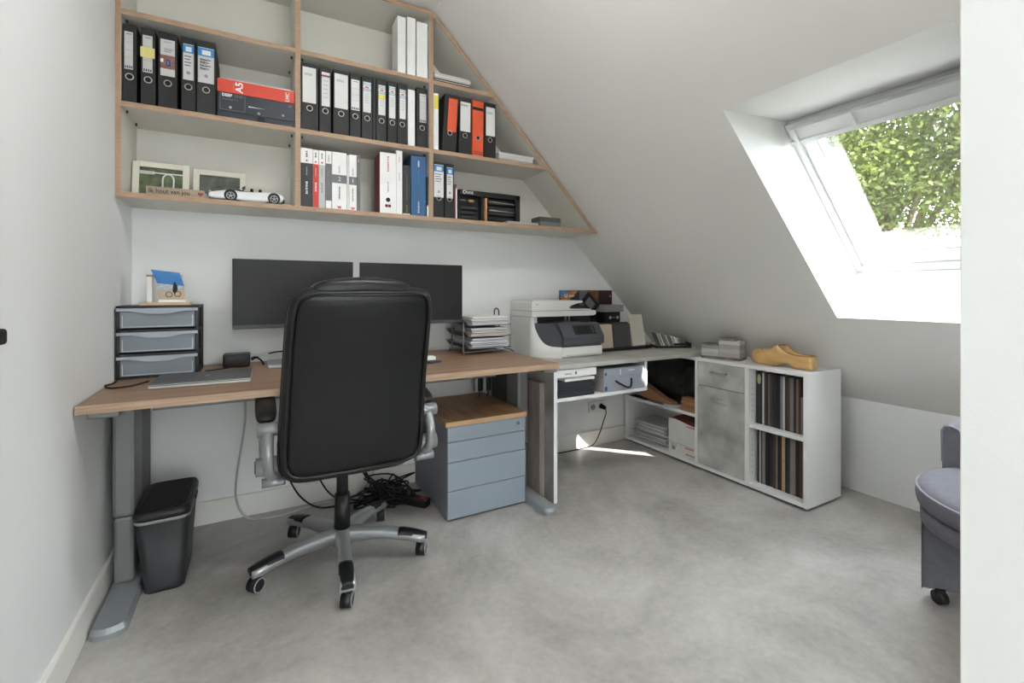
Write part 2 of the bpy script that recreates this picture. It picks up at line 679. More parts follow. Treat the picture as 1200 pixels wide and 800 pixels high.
mb.box(LX0, YB - .15, 0, LX1, YB, LZ0)
struct('wall_front', mb, PAINT)
mb = MB()
for a in ((LX0, LZ0, LX0 + .06, LZ1), (LX1 - .06, LZ0, LX1, LZ1), (LX0 + .06, LZ0, LX1 - .06, LZ0 + .06), (LX0 + .06, LZ1 - .06, LX1 - .06, LZ1)):
    mb.box(a[0], YB - .12, a[1], a[2], YB - .06, a[3])
w2 = struct('fill_window', mb, WINW)
box(LX0 + .05, YB - .092, LZ0 + .05, LX1 - .05, YB - .088, LZ1 - .05).build('glass_pane', GLASS, w2)
# added sheer curtain, unseen, spreads the sun as fill light; softly pleated
SHEER = bpy.data.materials.new('fill_curtain')
SHEER.use_nodes = True
_nt = SHEER.node_tree
_nt.nodes.remove(_nt.nodes['Principled BSDF'])
_tl = _nt.nodes.new('ShaderNodeBsdfTranslucent')
_tl.inputs[0].default_value = (.40, .40, .40, 1)
_nt.links.new(_tl.outputs[0], [n for n in _nt.nodes if n.type == 'OUTPUT_MATERIAL'][0].inputs[0])
mb = MB()
cv = [(LX0 - .04 + (LX1 - LX0 + .08) * k / 96, YB + .045 + .018 * math.sin(k * .9)) for k in range(97)]
mb.add([(p[0], p[1], .03) for p in cv] + [(p[0], p[1], 2.45) for p in cv], [(k, k + 1, 98 + k, 97 + k) for k in range(96)], True)
sc_ = mb.build('fill_curtain', SHEER)
sc_['label'] = 'added white sheer curtain, unseen, spreading fill light from the landing end'
sc_['category'] = 'curtain'
MB().cyl((LX0 - .08, YB + .045, 2.46), (LX1 + .06, YB + .045, 2.46), .012).build('curtain_rod', WINW, sc_)

# daylight portals in the two windows
c = Vector(SL((FX0 + FX1) / 2, (FY0 + FY1) / 2, DW + .12))
nz = Vector((S2, 0, S2))
ex = Vector((0, 1, 0))
ey = nz.cross(ex)
Mx = Matrix((ex, ey, nz)).transposed().to_4x4()
Mx.translation = c
portal('roof_window_portal', Mx, .86, 1.0)
# ------------------------------------------------------------------ outside: lawn and trees seen through the roof window
LAWN = mat('lawn', rgb(74, 80, 60), 0.95, scale=3, col2=rgb(96, 104, 78))
struct('ground', box(-30, -34, -5.9, 44, 40, -5.6), LAWN)
BARK = mat('bark', rgb(70, 58, 46), 0.95, scale=6, col2=rgb(104, 90, 74), bump=0.4, bscale=30)


def leaf_mat(name, a, b):
    m = mat(name, a, 0.55, scale=1.3, col2=b, detail=6)
    nt = m.node_tree
    p = nt.nodes['Principled BSDF']
    out = [n for n in nt.nodes if n.type == 'OUTPUT_MATERIAL'][0]
    tr = nt.nodes.new('ShaderNodeBsdfTranslucent')
    ramp = [n for n in nt.nodes if n.type == 'VALTORGB'][0]
    nt.links.new(ramp.outputs[0], tr.inputs[0])
    mx = nt.nodes.new('ShaderNodeMixShader')
    mx.inputs[0].default_value = 0.45
    nt.links.new(p.outputs[0], mx.inputs[1])
    nt.links.new(tr.outputs[0], mx.inputs[2])
    nt.links.new(mx.outputs[0], out.inputs[0])
    return m


LEAF = leaf_mat('leaves', rgb(48, 60, 20), rgb(98, 108, 46))


def garden_tree(base, h, rad, seed, label, nleaf):
    rs = np.random.RandomState(seed)
    base = Vector(base)
    t = thing('garden_tree', label, 'tree', base)
    top = base + Vector((0, 0, h))
    mb = MB()
    mb.tube([base, base + Vector((.1, .1, h * .3)), base + Vector((0, .1, h * .62)), base + Vector((.1, 0, h * .9))], [.28, .24, .2, .15, .1, .05], 10)
    mb.build('trunk', BARK, t)
    cen = base + Vector((0, 0, h * .68))
    tips = []
    for k in range(22):
        a = rs.uniform(0, 2 * math.pi)
        el = rs.uniform(-.5, 1.1)
        L = rad * rs.uniform(.6, .98)
        st = base + Vector((0, 0, h * rs.uniform(.38, .7)))
        en = cen + Vector((math.cos(a) * math.cos(el), math.sin(a) * math.cos(el), math.sin(el) * 1.05)) * L
        md = (st + en) / 2 + Vector((0, 0, .25))
        MB().tube([st, md, en], [.08, .06, .045, .03, .02, .012], 6).build('branch', BARK, t)
        tips += [md, (md + en) / 2, en]
    C = []
    for k in range(230):
        d = rs.normal(size=3)
        d /= np.linalg.norm(d)
        C.append(np.array(cen) + d * rad * rs.uniform(.25, 1) ** .6 * np.array([1, 1, 1.02]))
    C = np.array(C + [np.array(p) for p in tips])
    idx = rs.randint(0, len(C), nleaf)
    P = C[idx] + rs.normal(scale=.36, size=(nleaf, 3))
    n = rs.normal(size=(nleaf, 3)) + np.array([0, 0, .6])
    n /= np.linalg.norm(n, axis=1)[:, None]
    a = np.cross(n, rs.normal(size=(nleaf, 3)))
    a /= np.linalg.norm(a, axis=1)[:, None]
    b = np.cross(n, a)
    s = rs.uniform(.020, .036, nleaf)[:, None]
    V = np.stack([P - a * s * 1.5, P + b * s * .8, P + a * s * 1.5, P - b * s * .8], 1).reshape(-1, 3) - np.array(cen)
    me = bpy.data.meshes.new('foliage')
    me.vertices.add(4 * nleaf)
    me.vertices.foreach_set('co', V.astype(np.float32).ravel())
    me.loops.add(4 * nleaf)
    me.loops.foreach_set('vertex_index', np.arange(4 * nleaf, dtype=np.int32))
    me.polygons.add(nleaf)
    me.polygons.foreach_set('loop_start', np.arange(nleaf, dtype=np.int32) * 4)
    me.update(calc_edges=True)
    me.materials.append(LEAF)
    o = bpy.data.objects.new('foliage', me)
    COL.objects.link(o)
    o.parent = t
    o.location = cen - base
    o['kind'] = 'stuff'
    return t


garden_tree((11.6, 1.9, -5.6), 14.2, 4.6, 3, 'broad leafy green tree close outside the roof window', 210000)
garden_tree((17.6, -6.6, -5.6), 12.5, 3.2, 5, 'leafy green tree standing further off behind the nearer crown', 40000)

# ================================================================== WALL SHELVING
SY = -0.297            # front edges
BT = 0.022             # board thickness
Z1, Z2, Z3, ZT = 1.513, 1.880, 2.254, 2.624        # undersides of the four levels
X1, X2 = 0.659, 1.316
XS = 3.985             # x+z of the slanting side board
sh = thing('wall_shelf', 'large white built-in wall shelf with oak edges and a slanting side', 'shelf', (0.0, -0.15, Z1))


def board(name, poly, parent):
    """one shelf board: white melamine slab with an oak strip along its front edge (sub-part)"""
    b = MB().prism(poly, 'y', SY + .002, -.001).build(name, SHELFMEL, parent)
    MB().prism(poly, 'y', SY, SY + .0019).build('edge_strip', OAKEDGE, b, label='oak edge strip')
    return b


def slant(z):
    return XS - BT * 1.4142 - z


def hboard(xa, z, xb=None, end_slant=False):
    if end_slant:
        return [(xa, z), (slant(z), z), (slant(z + BT), z + BT), (xa, z + BT)]
    return [(xa, z), (xb, z), (xb, z + BT), (xa, z + BT)]


board('side_board', [(0.001, Z1), (.0185, Z1), (.0185, ZT + BT), (0.001, ZT + BT)], sh)
board('bottom_board', [(.0185, Z1), (XS - Z1, Z1), (XS - Z1 - BT, Z1 + BT), (.0185, Z1 + BT)], sh)
xt = XS - ZT - BT
board('top_board', [(.0185, ZT), (xt + .0, ZT), (xt, ZT + BT), (.0185, ZT + BT)], sh)
board('slant_board', [(XS - Z1 - BT, Z1 + BT), (xt, ZT + BT), (xt, ZT + BT - .031), (slant(Z1 + BT), Z1 + BT)], sh)
for x in (X1, X2):
    board('divider', [(x, Z1 + BT), (x + .023, Z1 + BT), (x + .023, ZT), (x, ZT)], sh)
for z in (Z2, Z3):
    board('shelf_board', hboard(.0185, z, X1), sh)
    board('shelf_board', hboard(X1 + .023, z, X2), sh)
    board('shelf_board', hboard(X2 + .023, z, end_slant=True), sh)
for xx in (.03, X1 - .012, X1 + .035, X2 - .012):
    for z in (Z2 - .012, Z3 - .012):
        for yy in (-.25, -.08):
            MB().cyl((xx, yy, z), (xx, yy, z + .012), .004, n=8).build('shelf_pin', DARKPL, sh)
# panel closing the back
MB().prism([(.0185, Z1 + BT), (slant(Z1 + BT), Z1 + BT), (slant(ZT), ZT), (.0185, ZT)], 'y', -.0009, -.0001).build('back_panel', SHELFMEL, sh)


# ------------------------------------------------------------------ ring binders
def sx(u, y):
    return onY(u, 300, y).x


def shear(mb, x0, z0, deg):
    """lean everything sideways about the bottom line (x0, z0)"""
    t = math.tan(math.radians(deg))
    mb.M = Matrix(((1, 0, t, -t * z0), (0, 1, 0, 0), (0, 0, 1, 0), (0, 0, 0, 1)))
    return mb


def binder(u0, u1, zb, label, group, lab=None, labv=(.16, .03), style='plain', body=None, yf=-.288, h=.318, lean=0,
           ring=True, col=PAPERG):
    """u0,u1: left and right edge of the spine in the photograph; lab: label edges likewise"""
    body = body or BINDER
    x0, x1 = sx(u0, yf), sx(u1, yf)
    w = x1 - x0
    t = thing('ring_binder', label, 'binder', ((x0 + x1) / 2, yf + .14, zb), group)
    T = .003
    m = shear(MB(), x0, zb, lean)
    m.box(x0, yf, zb, x1, yf + T, zb + h, bev=.0012)
    m.box(x0, yf + T, zb, x0 + T, yf + .283, zb + h)
    m.box(x1 - T, yf + T, zb, x1, yf + .283, zb + h)
    m.build('cover', body, t)
    shear(MB(), x0, zb, lean).box(x0 + T + .001, yf + .03, zb + .012, x1 - T - .001, yf + .25, zb + h - .012).build('paper_block', PAPERG, t)
    zc = zb + .105
    if ring:
        r = min(.0125, w * .32)
        xc = (x0 + x1) / 2 + math.tan(math.radians(lean)) * .105
        MB().cyl((xc, yf - .0006, zc), (xc, yf + .001, zc), r * .95, n=18).build('finger_hole', HOLE, t)
        MB().torus((xc, yf - .0008, zc), r, .0021).build('finger_ring', RING, t, label='metal finger ring')
    if lab:
        a, b = sx(lab[0], yf), sx(lab[1], yf)
        lz0, lz1 = zb + h - labv[0], zb + h - labv[1]
        lz0 = zb + .135 if labv == (.16, .03) else lz0
        lb = shear(MB(), x0, zb, lean).box(a, yf - .0009, lz0, b, yf - .0002, lz1).build('spine_label', col, t)

        def strip(za, zb_, m_, ia=0.0, ib=1.0, name='print'):
            mm = shear(MB(), x0, zb, lean)
            mm.box(a + (b - a) * ia, yf - .0013, za, a + (b - a) * ib, yf - .0009, zb_)
            return mm.build(name, m_, lb)
        if style == 'plain':
            strip(lz1 - .012, lz1 - .010, PRINTGREY, .2, .8)
        elif style == 'code':
            strip(lz1 - .011, lz1 - .008, PRINTGREY, .2, .85)
            for k in range(4):
                strip(lz0 + .004, lz0 + .014, PRINTNAVY, .08 + k * .23, .22 + k * .23, 'code_bar')
            for k in range(3):
                strip(lz1 - .045 - k * .03, lz1 - .0444 - k * .03, PRINTGREY, .05, .95)
        elif style == 'blue':
            strip(lz1 - .038, lz1 - .003, PRINTBLUE, 0, 1, 'blue_band')
            mm = shear(MB(), x0, zb, lean)
            mm.box(a + (b - a) * .25, yf - .0017, lz1 - .032, a + (b - a) * .8, yf - .0013, lz1 - .012)
            mm.build('band_window', PAPER, lb)
            for k in range(4):
                strip(lz1 - .054 - k * .013, lz1 - .0508 - k * .013, PRINTDARK, .12, .8 - .12 * (k % 2))
            MB().torus(((a + b) / 2 + math.tan(math.radians(lean)) * .15, yf - .0012, lz0 + .03), .005, .0014, n=14, k=6).build('print', PRINTNAVY, lb)
        elif style == 'lines':
            for k in range(3):
                strip(lz1 - .03 - k * .004, lz1 - .0288 - k * .004, PRINTGREY, .12, .7)
        elif style == 'bluelines':
            for za in (.006, .014, .034, .042):
                strip(lz1 - za - .0025, lz1 - za, PRINTBLUE, 0, 1, 'blue_band')
            strip(lz1 - .03, lz1 - .022, solid('logo_orange', 220, 120, 70, .7), .25, .75)
            for k in range(5):
                strip(lz1 - .06 - k * .011, lz1 - .0588 - k * .011, PRINTGREY, .2, .8)
    return t


ZR2 = Z2 + BT + .0005
ZR3 = Z3 + BT + .0005
ZR1 = Z1 + BT + .0005
G1 = 'black binders in the left middle compartment'
b1 = binder(143.5, 160, ZR2, 'black binder with plain grey-white label against the oak shelf side', G1, (145.8, 155.8), style='code')
b2 = binder(165, 182, ZR2, 'black binder with a yellow sticky note across its label', G1, (167.3, 178.7), style='code')
xa, xb = sx(164.3, -.291), sx(181.3, -.291)
box(xa, -.2908, ZR2 + .196, xb, -.2901, ZR2 + .238).build('sticky_note', YELLOW, b2)
b3 = binder(185.5, 207.5, ZR2, 'wide black binder with a brick house photograph on its label', G1, (188, 205), style='plain')
lx0, lx1 = sx(188, -.29), sx(205, -.29)
BRK = mat('brick_print', rgb(120, 82, 74), 0.8, scale=60, col2=rgb(150, 112, 104))
ph = box(lx0, -.2902, ZR2 + .165, lx1, -.2896, ZR2 + .222).build('label_photo', BRK, b3)
box(lx0, -.2907, ZR2 + .190, lx0 + .010, -.2903, ZR2 + .205).build('window_print', WHITEPR, ph)
box(lx0 + .02, -.2907, ZR2 + .176, lx0 + .034, -.2903, ZR2 + .203).build('door_print', PRINTNAVY, ph)
box(lx0 + .023, -.2911, ZR2 + .182, lx0 + .03, -.2908, ZR2 + .198).build('pane_print', PRINTBLUE, ph)
for k in range(3):
    box(lx0 + .012, -.2902, ZR2 + .248 - k * .006, lx1 - .006 - .004 * k, -.2898, ZR2 + .2495 - k * .006).build('print', PRINTDARK, b3)
binder(212.5, 229, ZR2, 'narrow black binder with blue-headed label, beside the wide house-photo binder', G1, (214.6, 227), style='blue')
b5 = binder(230.5, 252.5, ZR2, 'wide black binder with blue-headed handwritten label beside the red box', G1, (232, 250.8), style='blue')
for k, s in enumerate(('Sept', 'Okt', 'Nov', 'Dec')):
    text(s, (sx(234, -.29), -.2905, ZR2 + .232 - k * .0125), .016, (1, 0, 0), (0, 0, 1), PRINTDARK, b5, 'handwriting')

G2 = 'binders in the centre middle compartment'
spec = [
    (352.5, 373, 354.6, 370.3, 'lines', 'wide black binder with big blank label at the left divider, centre compartment'),
    (374.5, 388, 377, 386.5, 'redline', 'narrow black binder with a dark red line on its label'),
    (390.5, 409, 392, 407.6, 'lines', 'wide black binder with big blank label beside the red-lined narrow one'),
    (410.3, 422.6, 411.6, 421.2, 'code', 'narrow black binder with code-marked label in the centre row'),
    (424, 436.5, 425.6, 434.6, 'bluelines', 'narrow black binder with blue-lined label next to the code-marked one'),
    (437, 440.6, None, None, 'none', 'slim black binder without label between two blue-lined binders'),
    (441.2, 453, 443.5, 451.5, 'bluelines', 'black binder with blue lines and a yellow tab on its label'),
    (454.3, 465, 456, 463.2, 'bluelines', 'black binder with long blue-lined label between two similar ones'),
    (466, 476.8, 468.4, 475.3, 'bluelines', 'black binder with blue-lined label next to the plain white file'),
    (488.2, 501, 491.8, 499.4, 'code', 'black binder with grey label against the right divider'),
]
for i, (a, b, c, d, st, lb) in enumerate(spec):
    full = i in (0, 2)
    o = binder(a, b, ZR2, lb, G2, (c, d) if c else None, style=st, ring=c is not None,
               labv=(.187, .018) if full else ((.19, .025) if i in (1, 7) else (.16, .03)), col=PAPER if i != 9 else PAPERG)
    if st == 'redline':
        box(sx(c, -.29), -.2904, ZR2 + .27, sx(d, -.29), -.2898, ZR2 + .279).build('red_line', solid('print_darkred', 140, 74, 72, .8), o)
        for k in range(5):
            box(sx(c + 2, -.29), -.2904, ZR2 + .25 - k * .02, sx(d - 2, -.29), -.2898, ZR2 + .2515 - k * .02).build('print', PRINTGREY, o)
    if i == 6:
        box(sx(c, -.29), -.2910, ZR2 + .218, sx(d, -.29), -.2904, ZR2 + .236).build('yellow_tab', YELLOW2, o)


def file_box(u0, u1, z, h, label, cat, group, m=None, yf=-.285, name='file_box', lean=0, depth=.25):
    x0, x1 = sx(u0, yf), sx(u1, yf)
    return tag(shear(MB(), x0, z, lean).box(x0, yf, z, x1, yf + depth, z + h, bev=.002).build(name, m or WHITEPR), label, cat, group)


file_box(478, 486.3, ZR2, .3, 'plain white file standing among black binders', 'file', None)
GW = 'white files in the top compartment'
for k, (a, b, hh) in enumerate(((466, 475.5, .3), (477, 487, .31), (488.3, 501, .3))):
    file_box(a, b, ZR3, hh, ['plain white file, outermost of three on the top shelf', 'tallest white file, middle of three on the top shelf',
                             'widest white file touching the divider on the top shelf'][k], 'file', GW, name='white_file', depth=.11)
G3 = 'binders in the right middle compartment'
o = file_box(508.2, 514, ZR2, .31, 'thin white file with yellow top against the divider', 'file', None)
box(sx(508.6, -.285), -.2862, ZR2 + .225, sx(513.8, -.285), -.2852, ZR2 + .296).build('yellow_label', YELLOW2, o)
binder(517.8, 534, ZR2, 'black binder with tall orange label, leaning', G3, (522.6, 533), labv=(.205, .02), style='lines', col=ORANGE, lean=3.5)
o = binder(537.6, 552, ZR2, 'black binder with handwritten white label between two orange ones', G3, (539.2, 550.8), labv=(.19, .025), style='none', col=PAPER, lean=.6)
for k, s in enumerate(('Emmy', '', '', '')):
    if s:
        text(s, (sx(540.3, -.29), -.2905, ZR2 + .275 - k * .027), .017, (1, 0, 0), (0, 0, 1), PRINTDARK, o, 'handwriting')
o = binder(553.6, 566.4, ZR2, 'fully orange binder with a dark band near its top', G3, body=ORANGE, lean=.4)
box(sx(554.2, -.29), -.2892, ZR2 + .262, sx(566.6, -.29), -.2884, ZR2 + .278).build('dark_band', PRINTDARK, o)
for k in range(2):
    box(sx(554.2, -.29), -.2892, ZR2 + .012 + k * .012, sx(566, -.29), -.2884, ZR2 + .015 + k * .012).build('dark_line', PRINTDARK, o)
binder(567.6, 581, ZR2, 'black binder with faint white label beside the sloping board', G3, (569.6, 580), labv=(.19, .025), style='lines', col=PAPER)
G4 = 'binders at the divider on the bottom shelf'
o = binder(508.4, 520.3, ZR1, 'wide black binder with blue-headed label on the bottom shelf', G4, (508.6, 519.8), labv=(.19, .012), style='blue', col=PAPER, h=.3)
binder(521.4, 532, ZR1, 'narrow black binder with blue-headed label on the bottom shelf', G4, (523.6, 530.6), labv=(.19, .02), style='blue', col=PAPER, h=.3)


# ------------------------------------------------------------------ stacks of paper and brochures on the shelves
def sheaf(name, x0, y0, x1, y1, z, th, m, rot=0.0, jig=0.0):
    mb = MB()
    cx, cy = (x0 + x1) / 2, (y0 + y1) / 2
    mb.M = Matrix.Translation((cx, cy, 0)) @ Matrix.Rotation(rot, 4, 'Z') @ Matrix.Translation((-cx, -cy, 0))
    mb.box(x0, y0, z, x1, y1, z + th, bev=min(.0012, th * .3))
    return mb.build(name, m)


CARD = [PAPER, PAPERG, solid('brochure_cream', 214, 208, 196, .8), solid('brochure_grey', 150, 150, 152, .7), solid('brochure_black', 48, 48, 50, .7)]
z = ZR3
for k in range(9):
    th = .0045 + .0035 * RNG.random()
    a, b = sx(508.6 + RNG.random(), -.285), sx(550 + 2 * RNG.random(), -.285)
    o = sheaf('brochure', max(a, X2 + .025), -.285, b, -.08, z, th, CARD[4] if k in (1, 3) else CARD[k % 3])
    tag(o, ['white brochure in the stack below the slanting top', 'dark-edged brochure in the stack below the slanting top'][k in (1, 3)], 'brochure', 'brochures under the slant')
    z += th + .0003
z = ZR2
for k in range(8):
    th = .004 + .003 * RNG.random()
    a, b = sx(584 + RNG.random() * 1.5, -.28), sx(624 + 2 * RNG.random(), -.28)
    o = sheaf('booklet', a, -.28, b, -.12, z, th, CARD[[0, 3, 0, 2, 0, 1, 0, 1][k]])
    tag(o, 'thin booklet in the low stack beside the faint-labelled binder', 'booklet', 'booklets in the right compartment')
    z += th + .0003

# ------------------------------------------------------------------ red box and black box lying on the shelf
yb = -.285
x0, x1 = sx(254.5, yb), X1 - .002
zt = ZR2
o = tag(box(x0, yb, zt, x1, -.03, zt + .028, bev=.002).build('flat_box', solid('box_navy', 40, 46, 60, .45)), 'flat navy box lying at the bottom under the black card box', 'box')
box((x0 + x1) / 2, yb - .001, zt + .002, (x0 + x1) / 2 + .03, yb, zt + .026).build('clasp', BLACKMATTE, o)
o = thing('card_box', 'glossy black card box printed with small white lettering under the red box', 'box', ((x0 + x1) / 2, yb + .13, zt + .0285))
BOXBLK = mat('box_black_gloss', rgb(30, 32, 36), 0.35, scale=4, col2=rgb(44, 52, 62))
bb = box(x0, yb, zt + .0285, x1, -.03, zt + .112, bev=.0015).build('carton', BOXBLK, o)
text('DEEP', (x0 + .018, yb - .0008, zt + .1), .017, (1, 0, 0), (0, 0, 1), WHITEPR, bb, bold=.0006)
marks(4, (x0 + .066, yb - .0008, zt + .1), .016, (1, 0, 0), (0, 0, 1), PRINTGREY, bb)
for k in range(2):
    box(x0 + .018, yb - .0008, zt + .084 - k * .005, x0 + .08 - .02 * k, yb - .0002, zt + .0855 - k * .005).build('print', PRINTGREY, bb)
fr = MB()
for q in ((x0 + .01, zt + .035, x0 + .012, zt + .108), (x0 + .105, zt + .035, x0 + .107, zt + .108), (x0 + .01, zt + .035, x0 + .107, zt + .0365), (x0 + .01, zt + .1065, x0 + .107, zt + .108)):
    fr.box(q[0], yb - .0007, q[1], q[2], yb - .0002, q[3])
fr.build('line_frame', PRINTGREY, bb)
for fx, fz in ((.16, .048), (.84, .05), (.52, .041)):
    MB().pillow((x0 + (x1 - x0) * fx, yb, zt + fz), .006, .006, .003, .9, .9, 'xzy', 12, 6).build('stud', RING, bb)
MB().pillow((x1 - .02, yb, zt + .098), .008, .006, .0008, .9, .9, 'xzy', 12, 6).build('emblem', PRINTGREY, bb)
MB().add([(x0 + .12, yb - .0006, zt + .062), (x0 + .19, yb - .0006, zt + .0645), (x0 + .12, yb - .0006, zt + .0665)], [(0, 1, 2)]).build('light_streak_print', WHITEPR, bb)
rb = tag(box(x0, yb, zt + .1135, x1, -.03, zt + .172, bev=.002).build('archive_box', REDBOX), 'red archive box lying flat on the black card box', 'box')
text('A5', (x0 + .085, yb - .0008, zt + .143), .04, (0, 0, 1), (-1, 0, 0), WHITEPR, rb, align='CENTER', bold=.001)
marks(6, (x0 + .062, yb - .0008, zt + .143), .01, (0, 0, 1), (-1, 0, 0), solid('print_pale_red', 226, 150, 136, .7), rb, align='CENTER')
text('LMC', (x1 - .03, yb - .0008, zt + .14), .022, (0, 0, 1), (-1, 0, 0), WHITEPR, rb, align='CENTER', bold=.0005)
o = sheaf('paper_sheet', x0 + .04, yb + .004, x1 - .002, -.04, zt + .1725, .004, PAPER)
tag(o, 'thin white sheaf lying on the red archive box', 'paper')


# ------------------------------------------------------------------ books on the bottom shelf
def book(u0, u1, vt, base, bands, label, group, yf=-.283, depth=.21, zb=ZR1):
    x0, x1 = sx(u0, yf), sx(u1, yf)
    top = onY((u0 + u1) / 2, vt, yf).z
    h = top - zb
    o = box(x0 + .0002, yf, zb, x1 - .0002, yf + depth, top, bev=.0015).build('book', base)
    for fa, fb, m, nm in bands:
        box(x0 + .0003, yf - .0006, zb + h * fa, x1 - .0003, yf - .0001, zb + h * fb).build(nm, m, o)
    return tag(o, label, 'book', group), x0, x1, h


GB = 'reference books on the bottom shelf'
BKG = solid('book_grey', 116, 116, 118, .6)
BKL = solid('book_lightgrey', 190, 190, 190, .6)
BKD = solid('book_dark', 50, 50, 52, .6)
rows = [
    (352.2, 366.6, 173.5, [(0, .745, BKD, 'dark_field')], 'white-topped black book beside the oak divider', WHITEPR),
    (366.8, 373.2, 175.5, [(0, .75, REDC, 'red_field')], 'white-topped red book beside the black one', WHITEPR),
    (373.6, 381, 176.5, [(0, .745, BKL, 'grey_field')], 'white-topped light grey book', WHITEPR),
    (381.6, 388.6, 177, [(.14, .78, BKG, 'grey_field')], 'white book with a long dark grey field', WHITEPR),
]
for k, (a, b, vt, bands, lb, m) in enumerate(rows):
    o, x0, x1, h = book(a, b, vt, m, bands, lb, GB)
    xc = (x0 + x1) / 2
    if k < 3:
        marks(4, (xc, -.2842, ZR1 + h * .95), .016 if k == 0 else .012, (0, 0, -1), (1, 0, 0), PRINTDARK, o, bold=.0005)
        MB().cyl((xc, -.2842, ZR1 + h * .79), (xc, -.2835, ZR1 + h * .79), .0045, n=12).build('red_dot', REDC, o)
        marks(6, (xc, -.2842, ZR1 + h * .43), .018 if k == 0 else .014, (0, 0, -1), (1, 0, 0), WHITEPR if k < 2 else PRINTGREY, o, bold=.0005)
        marks(8, (xc, -.2842, ZR1 + h * .68), .009, (0, 0, -1), (1, 0, 0), PAPERG if k < 2 else PRINTGREY, o)
    else:
        marks(7, (xc, -.2842, ZR1 + h * .93), .009, (0, 0, -1), (1, 0, 0), PRINTGREY, o)
for a, b, vt, num, lb in ((389, 406.3, 178.5, '2', 'thick white book numbered 2 on a grey band'), (409, 418, 181.5, '1', 'white book numbered 1 on a grey band')):
    o, x0, x1, h = book(a, b, vt, WHITEPR, [(.46, .605, BKG, 'grey_band')], lb, GB)
    xc = (x0 + x1) / 2
    text(num, (xc, -.2845, ZR1 + h * .53), .03, (1, 0, 0), (0, 0, 1), WHITEPR, o, 'number', 'CENTER')
    marks(6, (xc, -.2842, ZR1 + h * .76), .011, (0, 0, -1), (1, 0, 0), PRINTGREY, o)
    marks(10, (xc, -.2842, ZR1 + h * .4), .012, (0, 0, -1), (1, 0, 0), PRINTDARK, o)
    text('w', (xc, -.2842, ZR1 + .012), .026, (1, 0, 0), (0, 0, 1), REDC, o, 'emblem', 'CENTER', bold=.0008)
book(406.5, 408.7, 181.8, PAPER, [], 'very thin white book between the numbered volumes', GB)
o, x0, x1, h = book(418.2, 422.4, 182, BKG, [], 'thin dark grey book ending the left row', GB)
marks(4, ((x0 + x1) / 2, -.2842, ZR1 + h * .93), .008, (0, 0, -1), (1, 0, 0), WHITEPR, o)
# white slipcase binder with red flank
yf = -.283
x0, x1 = sx(445.2, yf), sx(464.2, yf)
h = onY(455, 179, yf).z - ZR1
o = thing('slipcase', 'white slipcase with red lettering, a round hole and red flank', 'binder', ((x0 + x1) / 2, yf + .13, ZR1))
box(x0, yf, ZR1, x1, yf + .004, ZR1 + h, bev=.001).build('spine', WHITEPR, o)
bd = box(x0 - .0005, yf + .004, ZR1, x1, yf + .12, ZR1 + h - .002).build('case', solid('case_red', 140, 46, 46, .55), o, label='dark red case')
xc = (x0 + x1) / 2
marks(9, (xc, yf - .0008, ZR1 + h * .94), .017, (0, 0, -1), (1, 0, 0), REDC, o, wx=.98)
marks(8, (xc, yf - .0008, ZR1 + h * .52), .012, (0, 0, -1), (1, 0, 0), PRINTGREY, o)
MB().cyl((xc, yf - .0008, ZR1 + h * .225), (xc, yf, ZR1 + h * .225), .0115, n=18).build('finger_hole', HOLE, o)
for k, m in enumerate((PRINTDARK, REDC, PRINTDARK)):
    MB().pillow((xc + (k - 1) * .009, yf - .0004, ZR1 + h * .125), .006, .008, .0005, .6, .8, 'xzy', 10, 6).build('emblem', m, o)
o, x0, x1, h = book(464.4, 471.6, 176.5, WHITEPR, [], 'tall slim white book beside the slipcase', GB)
marks(5, ((x0 + x1) / 2, -.2842, ZR1 + h * .9), .011, (0, 0, -1), (1, 0, 0), REDC, o)
marks(10, ((x0 + x1) / 2, -.2842, ZR1 + h * .66), .008, (0, 0, -1), (1, 0, 0), PRINTGREY, o)
o, x0, x1, h = book(472.3, 480.8, 194, BKD, [(0, .03, PAPERG, 'foot_band')], 'charcoal book with a thin pale line down its spine', GB)
xc = (x0 + x1) / 2
box(xc - .0012, -.2842, ZR1 + h * .3, xc + .0012, -.2836, ZR1 + h * .82).build('pale_line', BKG, o)
marks(6, (xc, -.2842, ZR1 + h * .2), .012, (0, 0, -1), (1, 0, 0), solid('print_olive', 150, 150, 80, .7), o)
BLU = solid('book_blue', 52, 96, 140, .5)
o, x0, x1, h = book(481.6, 499.2, 183, BLU, [], 'wide blue folder with small white lettering', GB)
xc = (x0 + x1) / 2
marks(4, (xc, -.2842, ZR1 + h * .92), .015, (0, 0, -1), (1, 0, 0), WHITEPR, o, bold=.0006)
marks(9, (xc, -.2842, ZR1 + h * .76), .015, (0, 0, -1), (1, 0, 0), PRINTBLUE, o)
marks(8, (xc, -.2842, ZR1 + h * .24), .014, (0, 0, -1), (1, 0, 0), WHITEPR, o, bold=.0003)
MB().cyl((x1 - .006, -.2838, ZR1 + h * .25), (x1 - .006, -.2832, ZR1 + h * .25), .0055, n=16).build('cyan_dot', PRINTBLUE, o)
book(500, 503.2, 207, BKD, [(.0, .26, PAPER, 'white_foot'), (.26, .29, ORANGE, 'orange_line')], 'short black and white booklet next to the blue folder', GB)
o = file_box(532.4, 535.2, ZR1, onY(533.8, 216, -.285).z - ZR1, 'thin red-brown book with white edge beside the tool case', 'book', GB, m=solid('book_redbrown', 120, 62, 52, .6), name='book', depth=.2)
box(sx(534, -.285), -.2862, ZR1, sx(535.6, -.285), -.2852, ZR1 + .17).build('page_edge', PAPER, o)

